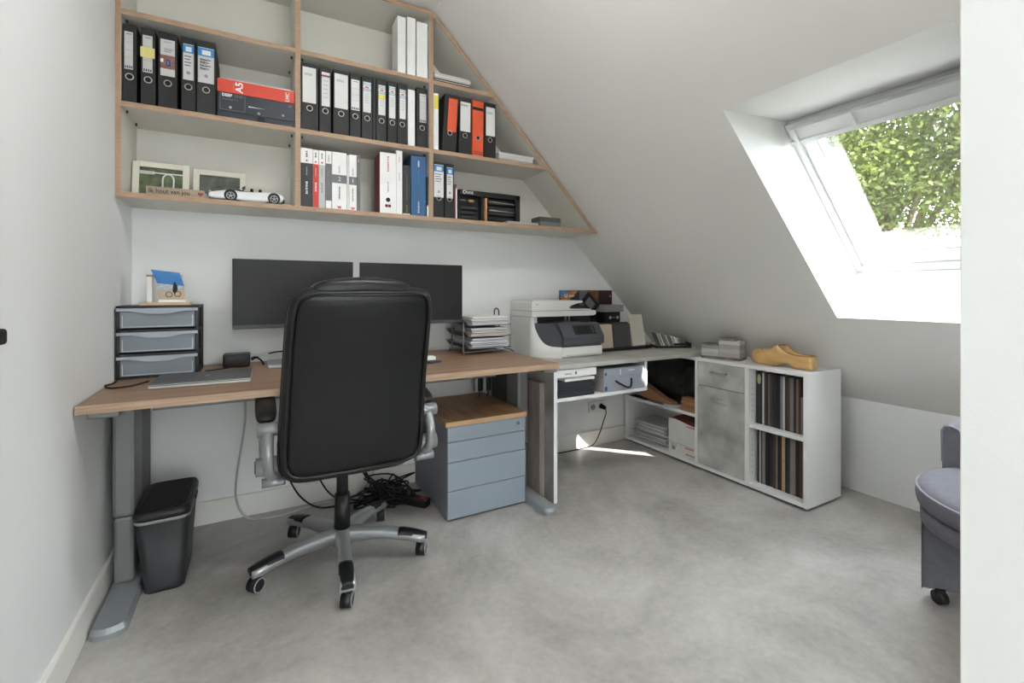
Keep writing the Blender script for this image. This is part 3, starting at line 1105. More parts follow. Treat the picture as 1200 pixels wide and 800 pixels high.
# ------------------------------------------------------------------ photo frames, wooden sign and model car
CREAM = solid('frame_cream', 222, 217, 202, .6)
PHOTO1 = mat('photo_garden', rgb(52, 66, 40), .5, scale=30, col2=rgb(112, 122, 88))
PHOTO2 = mat('photo_lake', rgb(60, 64, 58), .5, scale=22, col2=rgb(110, 112, 104))


def photo_frame(u0, u1, v0, label, photo, yb):
    """landscape picture frame leaning back against the shelf wall"""
    x0, x1 = sx(u0, yb), sx(u1, yb)
    zt = onY(u0, v0, yb).z
    h = zt - ZR1
    t = thing('framed_photo', label, 'picture frame', ((x0 + x1) / 2, yb, ZR1), 'photo frames on the bottom shelf')
    tn = .09 / .16

    def M():
        m = MB()
        m.M = Matrix(((1, 0, 0, 0), (0, 1, tn * .3, yb - tn * .3 * zt), (0, 0, 1, 0), (0, 0, 0, 1)))
        return m
    w = .024
    fr = M()
    fr.box(x0, 0, ZR1, x0 + w, .014, zt, bev=.002)
    fr.box(x1 - w, 0, ZR1, x1, .014, zt, bev=.002)
    fr.box(x0 + w, 0, zt - w, x1 - w, .014, zt, bev=.002)
    fr.box(x0 + w, 0, ZR1, x1 - w, .014, ZR1 + w, bev=.002)
    fr.build('moulding', CREAM, t)
    fr = M()
    q = w - .006
    fr.box(x0 + q, -.003, ZR1 + q, x0 + w, .0, zt - q).box(x1 - w, -.003, ZR1 + q, x1 - q, 0, zt - q)
    fr.box(x0 + w, -.003, zt - w, x1 - w, 0, zt - q).box(x0 + w, -.003, ZR1 + q, x1 - w, 0, ZR1 + w)
    fr.build('inner_bead', CREAM, t)
    p = M().box(x0 + w, .007, ZR1 + w, x1 - w, .009, zt - w).build('photograph', photo, t)
    M().box(x0 + .01, .0142, ZR1 + .01, x1 - .01, .018, zt - .01).build('backing', CREAM, t)
    return t, p, M, x0, x1, zt, w


t, p, M, x0, x1, zt, w = photo_frame(155.5, 222, 187.5, 'cream photo frame showing a white arched gate among trees', PHOTO1, -.12)
gx = x0 + (x1 - x0) * .62
arch = M()
pts = [(gx + .02 * math.cos(a), .0055, zt - .075 + .026 * math.sin(a)) for a in [math.pi * k / 12 for k in range(13)]]
arch.tube([(gx + .02, .0055, ZR1 + w)] + pts + [(gx - .02, .0055, ZR1 + w)], .0035, 5, smooth_path=False)
arch.box(gx - .055, .005, zt - .049, gx + .055, .0065, zt - .044)
arch.build('gate_print', WHITEPR, p)
M().box(x0 + w, .005, zt - .055, gx - .05, .0066, zt - .04).build('sky_print', PAPERG, p)
t, p, M, x0, x1, zt, w = photo_frame(226.5, 288, 197.5, 'cream photo frame showing a grey lakeside with trees', PHOTO2, -.10)
M().box(x0 + w, .005, ZR1 + w, x1 - w, .0066, ZR1 + w + .028).build('shore_print', solid('print_shore', 150, 148, 138, .7), p)

y = -.272
x0, x1 = onY(171, 222, y).x, onY(239.5, 228, y).x
sg = tag(box(x0, y, ZR1, x1, y + .018, ZR1 + .036, bev=.001).build('wooden_sign', mat('raw_wood', rgb(150, 134, 116), .8, scale=5, stretch=(1, 20, 30), col2=rgb(178, 162, 142))),
         'small raw wooden sign reading Ik hout van jou with a red heart', 'sign')
INK = solid('burnt_ink', 50, 46, 42, .8)
text('Ik hout van jou', (x0 + .008, y - .0006, ZR1 + .018), .0275, (1, 0, 0), (0, 0, 1), INK, sg, wx=.86, bold=.0003)
hx, hz = x1 - .014, ZR1 + .018
mb = MB()
hp = []
for k in range(24):
    a = 2 * math.pi * k / 24
    hp.append((hx + .011 * math.sin(a) ** 3, hz + .00069 * (13 * math.cos(a) - 5 * math.cos(2 * a) - 2 * math.cos(3 * a) - math.cos(4 * a))))
mb.prism(hp, 'y', y - .0012, y - .0001)
mb.build('heart', solid('heart_red', 150, 60, 54, .6), sg)

# white convertible model car on its black display base
ZC = ZR1
cx0, cx1 = sx(243.5, -.21), sx(333, -.21)
ct = thing('model_car', 'white open convertible model car with silver spoked wheels on a black base', 'model car', ((cx0 + cx1) / 2, -.2, ZC))
CARW = solid('car_white', 232, 233, 234, .22, coat=.6, var=.004)
box(cx0 + .045, -.262, ZC, X1 - .014, -.150, ZC + .006, bev=.001).build('display_base', BLACKPL, ct)
L = cx1 - cx0


def cs(f):
    return cx0 + L * f


prof_bot = [(0, .024), (.06, .016), (.15, .013), (.95, .015), (1, .028)]
prof_top = [(0, .034), (.03, .041), (.10, .047), (.22, .055), (.32, .056), (.45, .055), (.62, .057), (.78, .061), (.88, .060), (.96, .054), (1, .042)]


def interp(pr, f):
    for (a, b), (c_, d) in zip(pr, pr[1:]):
        if f <= c_:
            return b + (d - b) * (f - a) / (c_ - a)
    return pr[-1][1]


rings = []
for k in range(41):
    f = k / 40
    zb, zt_ = interp(prof_bot, f), interp(prof_top, f)
    hw = .045 * min(1, (1 - (abs(2 * f - 1)) ** 6) ** .35 + .35)
    cav = .012 if .42 < f < .74 else 0.0
    r = []
    for (a, b) in ((-1, 0), (-1.0, .3), (-.98, .7), (-.88, .93), (-.66, 1), (-.6, 1), (-.3, 1), (0, 1), (.3, 1), (.6, 1), (.66, 1), (.88, .93), (.98, .7), (1, .3), (1, 0), (.5, 0), (-.5, 0)):
        zz = zb + (zt_ - zb) * b
        if cav and abs(a) <= .6:
            zz -= cav
        r.append((cs(f), -.205 + a * hw, ZC + zz))
    rings.append(r)
MB().loft(rings).build('car_body', CARW, ct)
for fx in (.29, .855):
    for yy in (-.2505, -.1595):
        s = -1 if yy < -.2 else 1
        wh = MB().cyl((cs(fx), yy + s * .001, ZC + .0285), (cs(fx), yy - s * .012, ZC + .0285), .0222, n=24).build('wheel', BLACKPL, ct)
        MB().cyl((cs(fx), yy - s * .0, ZC + .031), (cs(fx), yy - s * .0035, ZC + .031), .0262, n=26).build('wheel_arch', BLACKMATTE, ct)
        rm = MB()
        for k in range(5):
            a = 2 * math.pi * k / 5 + .3
            rm.cyl((cs(fx), yy + s * .0022, ZC + .0285), (cs(fx) + .015 * math.cos(a), yy + s * .0022, ZC + .0285 + .015 * math.sin(a)), .0022, n=6)
        rm.torus((cs(fx), yy + s * .0016, ZC + .0285), .0155, .0018)
        rm.build('spoked_rim', CHROME, wh)
MB().prism([(cs(.38), ZC + .055), (cs(.465), ZC + .08), (cs(.475), ZC + .08), (cs(.41), ZC + .055)], 'y', -.238, -.172).build('windscreen', glass_mat('car_glass', .2, (.25, .27, .3, 1)), ct)
mb = MB()
mb.box(cs(.43), -.236, ZC + .0555, cs(.73), -.174, ZC + .0565)
for fx in (.56, .67):
    for yy in (-.226, -.184):
        mb.pillow((cs(fx), yy, ZC + .062), .007, .012, .010, .5, .6, 'xyz', 12, 8)
mb.build('interior', BLACKMATTE, ct)
for yy in (-.247, -.163):
    MB().pillow((cs(.42), yy - .0, ZC + .062), .006, .006, .004, .8, .8, 'xyz', 10, 6).build('wing_mirror', CARW, ct)
MB().pillow((cs(.006), -.205, ZC + .03), .004, .03, .004, .4, .5, 'xyz', 12, 6).build('grille', DARKPL, ct)
for yy in (-.24, -.17):
    MB().pillow((cs(.03), yy, ZC + .043), .006, .009, .004, .7, .7, 'xyz', 10, 6).build('headlight', CHROME, ct)
MB().pillow((cs(.985), -.205, ZC + .028), .006, .04, .006, .4, .5, 'xyz', 10, 6).build('rear_bumper', DARKPL, ct)

# black drawing-instrument case
y0_, y1_ = -.245, -.205
x0, x1 = sx(537.5, y0_), sx(609.5, y0_)
zt = onY(609, 229.5, y0_).z
cz = thing('tool_case', 'open black tool case with brass and wooden-handled tools and white lettering', 'case', ((x0 + x1) / 2, -.22, ZR1))
h = zt - ZR1
mb = MB().box(x0, y1_, ZR1, x1, y1_ + .012, zt)
for a in ((x0, ZR1, x1, ZR1 + .008), (x0, zt - .03, x1, zt), (x0, ZR1, x0 + .01, zt), (x1 - .03, ZR1, x1, zt)):
    mb.box(a[0], y0_, a[1], a[2], y1_, a[3], bev=.002)
xm = x0 + (x1 - x0) * .4
mb.box(xm - .02, y0_, ZR1 + .008, xm - .006, y1_, zt - .03)
mb.build('case_shell', BLACKPL, cz)
CASEIN = solid('case_insert', 44, 44, 46, .6)
for k in range(4):
    box(xm + .03, y0_ + .008, ZR1 + .018 + k * .031, x1 - .035, y1_, ZR1 + .036 + k * .031, bev=.004).build('insert', CASEIN, cz)
for k in range(3):
    box(x0 + .014, y0_ + .008, ZR1 + .014 + k * .027, xm - .04 - .02 * (k % 2), y1_, ZR1 + .034 + k * .027, bev=.004).build('insert', CASEIN, cz)
box(xm + .004, y0_ - .003, ZR1 + .009, xm + .018, y1_, zt - .036, bev=.002).build('wooden_rule', mat('rule_wood', rgb(176, 128, 88), .6, scale=6, stretch=(30, 30, 2), col2=rgb(198, 150, 108)), cz)
STEEL = solid('steel', 170, 166, 158, .35, metal=.8)
MB().cyl((xm + .034, y0_ + .004, ZR1 + .126), (x1 - .04, y0_ + .004, ZR1 + .12), .0035, n=8).build('steel_rod', STEEL, cz)
MB().cyl((xm + .034, y0_ + .004, ZR1 + .074), (x1 - .04, y0_ + .004, ZR1 + .072), .005, n=8).build('steel_rod', STEEL, cz)
MB().cyl((x0 + .012, y0_ + .004, ZR1 + .118), (x0 + .06, y0_ + .004, ZR1 + .118), .003, n=8).build('blade', STEEL, cz)
MB().pillow((x0 + .078, y0_ + .002, ZR1 + .116), .02, .009, .009, .8, .8, 'xyz', 14, 8).build('brass_handle', solid('brass', 190, 150, 90, .35, metal=.7), cz)
MB().torus((x0 + .036, y0_ - .0012, zt - .013), .009, .0028).build('round_emblem', WHITEPR, cz)
text('UICK', (x0 + .05, y0_ - .001, zt - .015), .018, (1, 0, 0), (0, 0, 1), WHITEPR, cz, bold=.0005)

# loose sample plates on the right end of the bottom shelf
SG = [solid('plate_pale', 176, 176, 172, .6), solid('plate_grey', 116, 118, 118, .6), solid('plate_dark', 78, 80, 82, .6)]
xx = sx(595, -.285)
o = tag(sheaf('sample_plate', xx, -.285, sx(631, -.285), -.2, ZR1, .014, SG[0], rot=.0), 'pale grey sample plate lying flat in front of the tool case', 'sample plate')
a, b = sx(633, -.285), sx(657.5, -.285)
for k in range(4):
    o = tag(sheaf('sample_plate', a, -.285 + .002 * k, b, -.18, ZR1 + k * .0145, .014, SG[[1, 1, 2, 2][k]], rot=.0),
            ['mid grey sample plate low in the short stack under the slant', 'mid grey sample plate low in the short stack under the slant',
             'dark grey sample plate high in the short stack under the slant', 'dark grey sample plate high in the short stack under the slant'][k], 'sample plate', 'grey plates under the slant')

# ================================================================== DESK
DZ, DT = .775, .027
DX0, DX1, DY0 = .006, 1.815, -.803
dk = thing('desk', 'long walnut-topped office desk on two grey metal legs', 'desk', (.9, -.4, 0))
box(DX0, DY0 + .0022, DZ - DT, DX1, -.016, DZ, bev=.0015).build('desk_top', WALNUT, dk)
box(DX0, DY0, DZ - DT, DX1, DY0 + .002, DZ).build('edge_strip', WALNUTEDGE, dk)
for side, xl in (('l', .029), ('r', 1.773)):
    xr = xl + .062
    lg = MB()
    lg.box(xl, -.465, .03, xr, -.40, .28, bev=.012)
    lg.build('leg_sleeve', GREYMETAL, dk)
    lg = MB().box(xl - .004, -.47, .28, xr + .004, -.33, DZ - DT - .03, bev=.014)
    lg.build('leg_column', GREYMETAL if side == 'l' else GREYMETAL, dk)
    box(xl + .008, -.395, .05, xr - .004, -.12, DZ - DT - .05).build('cable_panel', DARKGREYMETAL, dk)
    box(xl - .01, -.74, DZ - DT - .03, xr + .01, -.08, DZ - DT, bev=.004).build('top_bracket', GREYMETAL, dk)
    # flat rounded foot
    fx0, fx1 = (.019, .120) if side == 'l' else (1.766, 1.850)
    xm = (fx0 + fx1) / 2
    hw = (fx1 - fx0) / 2
    pl = []
    for k in range(13):
        a = math.pi + math.pi * k / 12
        pl.append((xm + hw * math.cos(a), -.715 + .035 * math.sin(a)))
    pl += [(fx1, -.08), (fx0, -.08)]
    fb = MB()
    inner = [(xm + (p[0] - xm) * .86, -.4 + (p[1] + .4) * .975) for p in pl]
    fb.loft([[(p[0], p[1], .0) for p in pl], [(p[0], p[1], .016) for p in pl], [(p[0], p[1], .032) for p in inner]], smooth=False)
    fb.build('foot', FOOTMETAL, dk)
box(.11, -.22, .62, 1.76, -.19, .70).build('cross_beam', GREYMETAL, dk)
# hanging spare white-grey cable on the wall side is separate (below)

# ------------------------------------------------------------------ drawer pedestal
PX0, PX1, PYF = 1.317, 1.757, -.568
pd = thing('drawer_pedestal', 'blue-grey metal drawer pedestal with four fronts and a wooden top', 'drawer unit', ((PX0 + PX1) / 2, -.3, 0))
box(PX0 + .004, PYF + .02, .006, PX1, -.03, .466).build('carcass', PEDSIDE, pd)
mb = MB()
for px in (PX0 + .05, PX1 - .05):
    for py in (PYF + .06, -.08):
        mb.cyl((px, py, 0), (px, py, .0062), .018, n=12)
mb.build('glides', BLACKPL, pd)
fz = [(.010, .147), (.150, .288), (.291, .388), (.391, .463)]
for a, b in fz:
    box(PX0, PYF, a, PX1, PYF + .0198, b, bev=.002).build('drawer_front', PEDBLUE, pd)
lk = MB().cyl((1.714, PYF - .004, .434), (1.714, PYF, .434), .011, n=18).build('lock', CHROME, pd)
box(1.712, PYF - .006, .428, 1.7165, PYF - .004, .44).build('keyhole', BLACKPL, lk)
box(PX0 - .012, PYF - .004, .4665, PX1 + .006, -.025, .490, bev=.001).build('top_plate', PEDWOOD, pd)
box(PX0 - .012, PYF - .0062, .4665, PX1 + .006, PYF - .0041, .490).build('top_edge', PEDEDGE, pd)

# ------------------------------------------------------------------ corner return desk
rt = thing('return_desk', 'concrete-look corner desk return with grey top, side panel and open shelf', 'desk', (2.4, -.4, 0))
RZ = .735
box(1.87, -.655, .711, 3.262, -.02, RZ, bev=.0012).build('top', CONCLIGHT, rt)
box(1.886, -.6475, .0, 1.905, -.03, .7105).build('side_panel', CONCDARK, rt)
box(1.8855, -.6505, .0, 1.9065, -.6477, .7105).build('panel_edge', WHITEMEL, rt)
box(1.9052, -.647, .535, 2.565, -.30, .553).build('open_shelf', WHITEMEL, rt)
box(2.547, -.6465, .5535, 2.565, -.30, .7105).build('shelf_end', WHITEMEL, rt)

# spare narrow board beside the desk leg
box(1.852, -.56, .0, 1.884, -.40, .63).build('spare_board', mat('spare_board', rgb(140, 126, 120), .7, scale=6, stretch=(8, 8, 1), col2=rgb(168, 156, 150)))
tag(bpy.data.objects['spare_board'], 'narrow greyish wood board standing between desk leg and return panel', 'board')

# ================================================================== LOW CABINET
CX, CB, CH = 2.965, 3.288, .7095
cb = thing('low_cabinet', 'low white cabinet with concrete-look door and drawer and open compartments', 'cabinet', ((CX + CB) / 2, -.68, 0))
Y0, YD1, YD2, YE = -.016, -.664, -1.010, -1.3585
PT = .02
box(CX + .02, YE + .03, .0, CB - .02, Y0 - .03, .014).build('plinth', DARKPL, cb)
box(CX, YE, .0145, CB, Y0, .0345).build('bottom_board', WHITEMEL, cb)
box(CX, YE, CH - PT, CB, Y0, CH).build('top_board', WHITEMEL, cb)
box(CX, YE, .0347, CB, YE + PT, CH - PT - .0002).build('end_panel', WHITEMEL, cb)
box(CX, Y0 - PT, .0347, CB, Y0, CH - PT - .0002).build('end_panel', WHITEMEL, cb)
for yy in (YD1, YD2):
    box(CX, yy - PT - (.004 if yy == YD2 else 0), .0347, CB, yy, CH - PT - .0002).build('divider', WHITEMEL, cb)
box(CB - .004, YE + PT, .035, CB - .0005, Y0 - PT, CH - PT - .001).build('back_panel', WHITEMEL, cb)
box(CX + .002, YD1, .323, CB - .005, Y0 - PT, .343).build('shelf', WHITEMEL, cb)
box(CX + .012, YE + PT, .352, CB - .005, YD2 - PT - .004, .372).build('shelf', WHITEMEL, cb)
ya, yb = YD1 - PT - .002, YD2 + .002
dw = box(CX + .001, ya, .541, CX + .018, yb, .687, bev=.001).build('drawer', CONC, cb)
dr_ = box(CX + .001, ya, .037, CX + .018, yb, .5375, bev=.001).build('door', CONC, cb)
ym = (ya + yb) / 2
hd = MB()
hd.box(CX - .024, ym - .055, .628, CX - .015, ym + .055, .640, bev=.003)
hd.box(CX - .02, ym - .05, .63, CX + .001, ym - .042, .638).box(CX - .02, ym + .042, .63, CX + .001, ym + .05, .638)
hd.build('handle', solid('brushed_handle', 176, 176, 172, .4, metal=.6), dw)
hd = MB()
hd.box(CX - .018, ym - .055, .458, CX - .012, ym + .055, .468, bev=.002)
hd.box(CX - .014, ym - .05, .459, CX + .001, ym - .042, .467).box(CX - .014, ym + .042, .459, CX + .001, ym + .05, .467)
hd.build('handle', CONC, dr_)
for yy in (YD1 + .0006, Y0 - PT - .0006, YD2 - PT - .0048):
    mb = MB()
    for k in range(18):
        zz = .09 + k * .032
        if abs(zz - .333) > .03 and abs(zz - .362) > .03:
            mb.cyl((CX + .035, yy - .0005, zz), (CX + .035, yy + .0005, zz), .0025, n=6)
    mb.build('shelf_pin_holes', DARKPL, cb)

# ------------------------------------------------------------------ sample boards standing in the open end compartment
PAL = {
    'charcoal': solid('board_charcoal', 48, 48, 50, .55), 'black': solid('board_black', 28, 29, 31, .55), 'dark brown': solid('board_brown', 74, 62, 54, .6),
    'taupe': solid('board_taupe', 124, 112, 102, .6), 'grey': solid('board_grey', 128, 128, 128, .6), 'white': solid('board_white', 206, 206, 202, .6),
    'tan': solid('board_tan', 150, 116, 88, .6), 'navy': solid('board_navy', 38, 42, 52, .55), 'chipboard': mat('board_chip', rgb(160, 128, 92), .8, scale=120, col2=rgb(196, 166, 128)),
}
NAMES = {}


def boards(seq, z, hmax, ystart, yend, where, group):
    tot = sum(w for _, w, _ in seq)
    k_ = (ystart - yend) / tot
    y = ystart
    for i, (c, w, f) in enumerate(seq):
        w *= k_
        x0 = CX + .055 + RNG.random() * .006
        o = box(x0, y - w + .0005, z, CB - .015, y, z + hmax * f, bev=.0006).build('sample_board', PAL[c])
        tag(o, '%s sample board standing in the %s open compartment of the cabinet' % (c, where), 'sample board', group)
        y -= w


UP = [('charcoal', 24, 1), ('white', 8, 1), ('dark brown', 8, .995), ('charcoal', 8, .99), ('taupe', 5, .99), ('dark brown', 9, .98), ('charcoal', 7, .99), ('navy', 8, .98), ('black', 9, .985),
      ('navy', 8, .985), ('grey', 9, .985), ('white', 6, .98), ('charcoal', 9, .985), ('dark brown', 8, .98), ('taupe', 7, .985), ('grey', 8, .98), ('charcoal', 9, .985), ('tan', 7, .98), ('dark brown', 8, .98),
      ('grey', 12, .66), ('charcoal', 7, .64), ('tan', 8, .65)]
boards(UP, .3725, .298, YD2 - PT - .012, YE + PT + .004, 'upper', 'sample boards in the upper compartment')
LO = [('charcoal', 9, .98), ('white', 4, .98), ('dark brown', 8, .98), ('grey', 10, .975), ('charcoal', 6, .98), ('black', 9, .98), ('navy', 9, .98), ('charcoal', 8, .97), ('dark brown', 8, .98), ('taupe', 7, .98), ('black', 8, .97),
      ('charcoal', 8, .98), ('chipboard', 12, .98), ('black', 8, .97), ('charcoal', 8, .98), ('grey', 16, .975), ('tan', 5, .97), ('black', 14, .98), ('dark brown', 8, .97), ('tan', 5, .98), ('taupe', 8, .97), ('grey', 10, .975)]
boards(LO, .035, .306, YD2 - PT - .02, YE + PT + .004, 'lower', 'sample boards in the lower compartment')
# round cream sticker on the first charcoal board
first = [o for o in bpy.data.objects if o.name.startswith('sample_board') and 'upper' in o.get('label', '') and o['label'].startswith('charcoal')][0]
fw = WL[first.name]
bx_ = min(v.co.x for v in first.data.vertices) + fw.x
MB().pillow((bx_ - .0004, fw.y, .628), .0105, .028, .0008, .8, .9, 'yzx', 16, 6).build('round_sticker', solid('sticker_cream', 190, 184, 140, .7), first, label='cream round sticker')

# ================================================================== OFFICE CHAIR
HX, HY = .817, -.633
ch = thing('office_chair', 'black leather executive office chair with silver five-star base seen from behind', 'chair', (HX, HY, 0))
R0 = .33
for deg in (-167, -96, -24, 49, 120):
    a = math.radians(deg)
    e = Vector((math.cos(a), math.sin(a), 0))
    sd_ = Vector((-e.y, e.x, 0))

    def P(r, s_, z_):
        q = Vector((HX, HY, 0)) + e * r + sd_ * s_
        return (q.x, q.y, z_)

    def ztop(r):
        f = (r - .03) / (R0 - .03)
        return .132 - .012 * f - .050 * max(0, f - .35) ** 1.6

    def section(r, wid, th, lift=0.0):
        zt_ = ztop(r) + lift
        return [P(r, -wid, zt_ - th), P(r, -wid, zt_ - .012), P(r, -wid * .8, zt_ - .002), P(r, -wid * .3, zt_), P(r, 0, zt_ + .002), P(r, wid * .3, zt_),
                P(r, wid * .8, zt_ - .002), P(r, wid, zt_ - .012), P(r, wid, zt_ - th), P(r, wid * .55, zt_ - th - .004 * 0), P(r, -wid * .55, zt_ - th)]
    leg = MB()
    secs = []
    for k in range(15):
        f = k / 14
        r = .02 + (R0 + .018 - .02) * f
        wid = .031 - .007 * math.sin(math.pi * min(1, f * 1.1)) - .004 * (f > .95)
        th = .05 - .024 * f
        secs.append(section(r, wid, th))
    leg.loft(secs)
    lo = leg.build('leg', CHROME, ch)
    pad = MB()
    secs = []
    for k in range(9):
        f = k / 8
        r = .235 + (R0 + .024 - .235) * f
        wid = .0262 + .001 * math.sin(math.pi * f) - .006 * max(0, f - .7) / .3
        secs.append(section(r, wid, .016, .0035 if f > 0.01 else .0))
    pad.loft(secs)
    pad.build('tread_pad', BLACKPL, lo)
    # caster
    cm = MB()
    cm.cyl(P(R0, 0, .045), P(R0, 0, .082), .009)
    ca = cm.build('caster', DARKPL, ch)
    fk = MB()
    wa = -YAW + .35 * math.sin(deg * 1.7)
    we = Vector((math.cos(wa), math.sin(wa), 0))
    cpt = Vector(P(R0, 0, .0275))
    fk.cyl(cpt - we * .019, cpt + we * .019, .0272, n=22)
    fk.build('wheel', BLACKPL, ca)
    rm = MB()
    for s_ in (-1, 1):
        c0 = cpt + we * (.0195 * s_)
        up = Vector((0, 0, 1))
        tg = we.cross(up)
        rm.tube([c0 + (tg * math.cos(t_) + up * math.sin(t_)) * .0245 for t_ in [2 * math.pi * q / 20 for q in range(20)]], .0028, 6, smooth_path=False, closed=True)
    rm.build('wheel_rim', CHROME, ca)
hub = MB()
hub.cyl((HX, HY, .068), (HX, HY, .134), .044, .040, n=24)
hub.build('base_hub', CHROME, ch)
MB().cyl((HX, HY, .128), (HX, HY, .275), .0325, .030, n=22).build('gas_lift_cover', BLACKPL, ch)
MB().cyl((HX, HY, .275), (HX, HY, .43), .0235, n=20).build('gas_lift', BLACKPL, ch)
box(HX - .1, HY - .16, .428, HX + .1, HY + .1, .452, bev=.006).build('tilt_mechanism', BLACKMATTE, ch)
MB().pillow((HX - .01, HY - .06, .495), .236, .265, .052, .32, .6, 'xyz', 36, 14).build('seat', LEATHER, ch)
# backrest, leaning back: shape given as half width and offset along its height
BXC = .806
ZB0, ZB1 = .492, 1.142


def bend(w):
    f = (w.z + .325) / .65                       # 0 bottom .. 1 top
    x = w.x * (.915 + .085 * (1 - f)) + .004 * f
    yy = -.085 - .17 * f + .03 * math.sin(math.pi * f) + .42 * w.x * w.x * (0.6 + .4 * (1 - f))
    return (x, w.y + yy, w.z)


bc = (BXC, -.895, (ZB0 + ZB1) / 2)
MB().pillow(bc, .252, .325, .050, .22, .32, 'xzy', 72, 20, fn=bend).build('backrest', LEATHER, ch)
# the flat rear cover panel, proud of the shell, and the piping round it
MB().pillow(bc, .229, .306, .050, .2, .5, 'xzy', 72, 18, fn=lambda w: bend(Vector((w.x, w.y * .62 - .030, w.z)))).build('back_cover', LEATHER, ch)


def outline(a, b, yo, e=.2, n=72):
    pts = []
    for k in range(n):
        t = 2 * math.pi * k / n
        c_, s_ = math.cos(t), math.sin(t)
        pts.append(Vector(bc) + Vector(bend(Vector((a * math.copysign(abs(c_) ** e, c_), yo, b * math.copysign(abs(s_) ** e, s_))))))
    return pts


pp = MB().tube(outline(.232, .309, -.048), .0042, 7, smooth_path=False, closed=True)
pp.build('piping', LEATHERPIPE, ch)
MB().tube(outline(.251, .324, -.012), .004, 7, smooth_path=False, closed=True).build('seam_piping', LEATHERPIPE, ch)
# head roll lapping over the top edge
hr = MB()
hr.pillow((BXC - .004, -1.128, 1.146), .156, .058, .031, .22, .7, 'xyz', 40, 14, fn=lambda w: (w.x, w.y + .3 * w.x * w.x, w.z - .45 * w.x * w.x))
hr.build('head_roll', LEATHER, ch)
# arms
ARMSILVER = solid('arm_silver', 150, 152, 154, .38, metal=.5)
for s_ in (-1, 1):
    ax = BXC + s_ * .284
    pdm = MB().pillow((ax - s_ * .004, -.80, .722), .034, .15, .022, .45, .7, 'xyz', 28, 10, fn=lambda w: (w.x, w.y, w.z + .35 * max(0, -w.y - .02) * -0.5))
    ar = pdm.build('armrest_pad', LEATHER, ch)
    fr = MB()
    fr.tube([(ax, -.66, .70), (ax, -.64, .62), (ax, -.72, .53), (ax - s_ * .012, -.84, .50), (ax - s_ * .02, -.90, .50)], .016, 10)
    fr.tube([(ax, -.90, .705), (ax, -.955, .66), (ax, -.945, .60), (ax, -.90, .52)], [.014, .017, .018, .018, .017, .016], 10)
    fr.build('arm_frame', GREYMETAL, ch)
    rk = MB()
    rk.tube([(ax - s_ * .01, -.965, .665), (ax - s_ * .008, -1.0, .60), (ax - s_ * .012, -.985, .535), (ax - s_ * .03, -.955, .505)], .0165, 10)
    rk.cyl((ax + s_ * .024, -.962, .672), (ax - s_ * .06, -.962, .672), .0225, n=20)
    rk.cyl((ax + s_ * .028, -.945, .545), (ax - s_ * .06, -.945, .545), .030, n=22)
    rk.cyl((ax + s_ * .01, -.97, .497), (ax - s_ * .06, -.97, .497), .015, n=16)
    rk.build('recline_bracket', ARMSILVER, ch)
    MB().cyl((ax + s_ * .031, -.945, .545), (ax + s_ * .027, -.945, .545), .02, n=20).build('pivot_cap', DARKPL, ch)

# ================================================================== MONITORS
def monitor(x0, x1, y, z0, z1, label):
    t = thing('monitor', label, 'monitor', ((x0 + x1) / 2, y, z0), 'pair of desk monitors')
    box(x0, y, z0, x1, y + .02, z1, bev=.003).build('housing', BEZEL, t)
    box(x0 + .002, y - .0012, z0 + .018, x1 - .002, y + .0002, z1 - .002).build('screen', SCREEN, t)
    box(x0 + .001, y - .0016, z0 + .001, x1 - .001, y + .0002, z0 + .0175, bev=.0005).build('chin', BEZEL, t)
    box(x0 + .12, y + .0205, z0 + .05, x1 - .12, y + .045, z1 - .06, bev=.01).build('rear_bulge', BLACKPL, t)
    return t


monitor(.403, .930, -.25, .958, 1.280, 'wide black monitor nearer the left wall, partly behind the chair')
monitor(.954, 1.508, -.30, .957, 1.2765, 'wide black monitor beside the letter trays, partly behind the chair')
st = thing('monitor_stand', 'dark grey dual monitor stand with a flat pointed foot on the desk', 'stand', (.95, -.2, DZ))
fp = onZ(517, 424.5, DZ)
mb = MB().prism([(fp.x, fp.y), (fp.x - .06, fp.y - .02), (.9, -.34), (.86, -.16), (1.05, -.12), (fp.x - .07, fp.y + .07)], 'z', DZ + .0004, DZ + .010)
mb.build('base', DARKPL, st)
MB().cyl((.95, -.19, DZ + .01), (.95, -.19, 1.14), .02).build('post', DARKPL, st)
MB().box(.66, -.205, 1.10, 1.24, -.185, 1.14).build('arm', DARKPL, st)
for xx, yy in ((.667, -.203), (1.231, -.252)):
    MB().box(xx - .05, yy, 1.06, xx + .05, -.206 if yy < -.21 else -.2025, 1.18).build('mount_plate', DARKPL, st)
# small white object and papers by the stand foot
o = tag(box(fp.x - .09, fp.y + .02, DZ + .0105, fp.x - .02, fp.y + .07, DZ + .03, bev=.004).build('charger_block', WHITEPR), 'small white charger block on the monitor stand foot', 'charger')

# ================================================================== THINGS ON THE DESK, LEFT END
# three-drawer box
bx0, bx1, by0, by1, bz1 = .006, .282, -.315, -.10, 1.072
db = thing('drawer_box', 'black plastic desk organiser with three frosted drawers', 'drawer box', ((bx0 + bx1) / 2, -.2, DZ))
mb = MB()
mb.box(bx0, by0, bz1 - .012, bx1, by1, bz1, bev=.003)
mb.box(bx0, by0, DZ + .0004, bx1, by1, DZ + .008)
for k in (1, 2):
    zz = DZ + k * .0975
    mb.box(bx0, by0, zz - .004, bx1, by1, zz + .004)
for px in (bx0, bx1 - .012):
    for py in (by0, by1 - .02):
        mb.box(px, py, DZ + .001, px + .012, py + .02, bz1 - .001, bev=.002)
    mb.box(px + .004, by0 + .02, DZ + .001, px + .008, by1 - .02, DZ + .02)
mb.box(bx0, by1 - .004, DZ, bx1, by1, bz1 - .001)
mb.build('frame', BLACKPL, db)
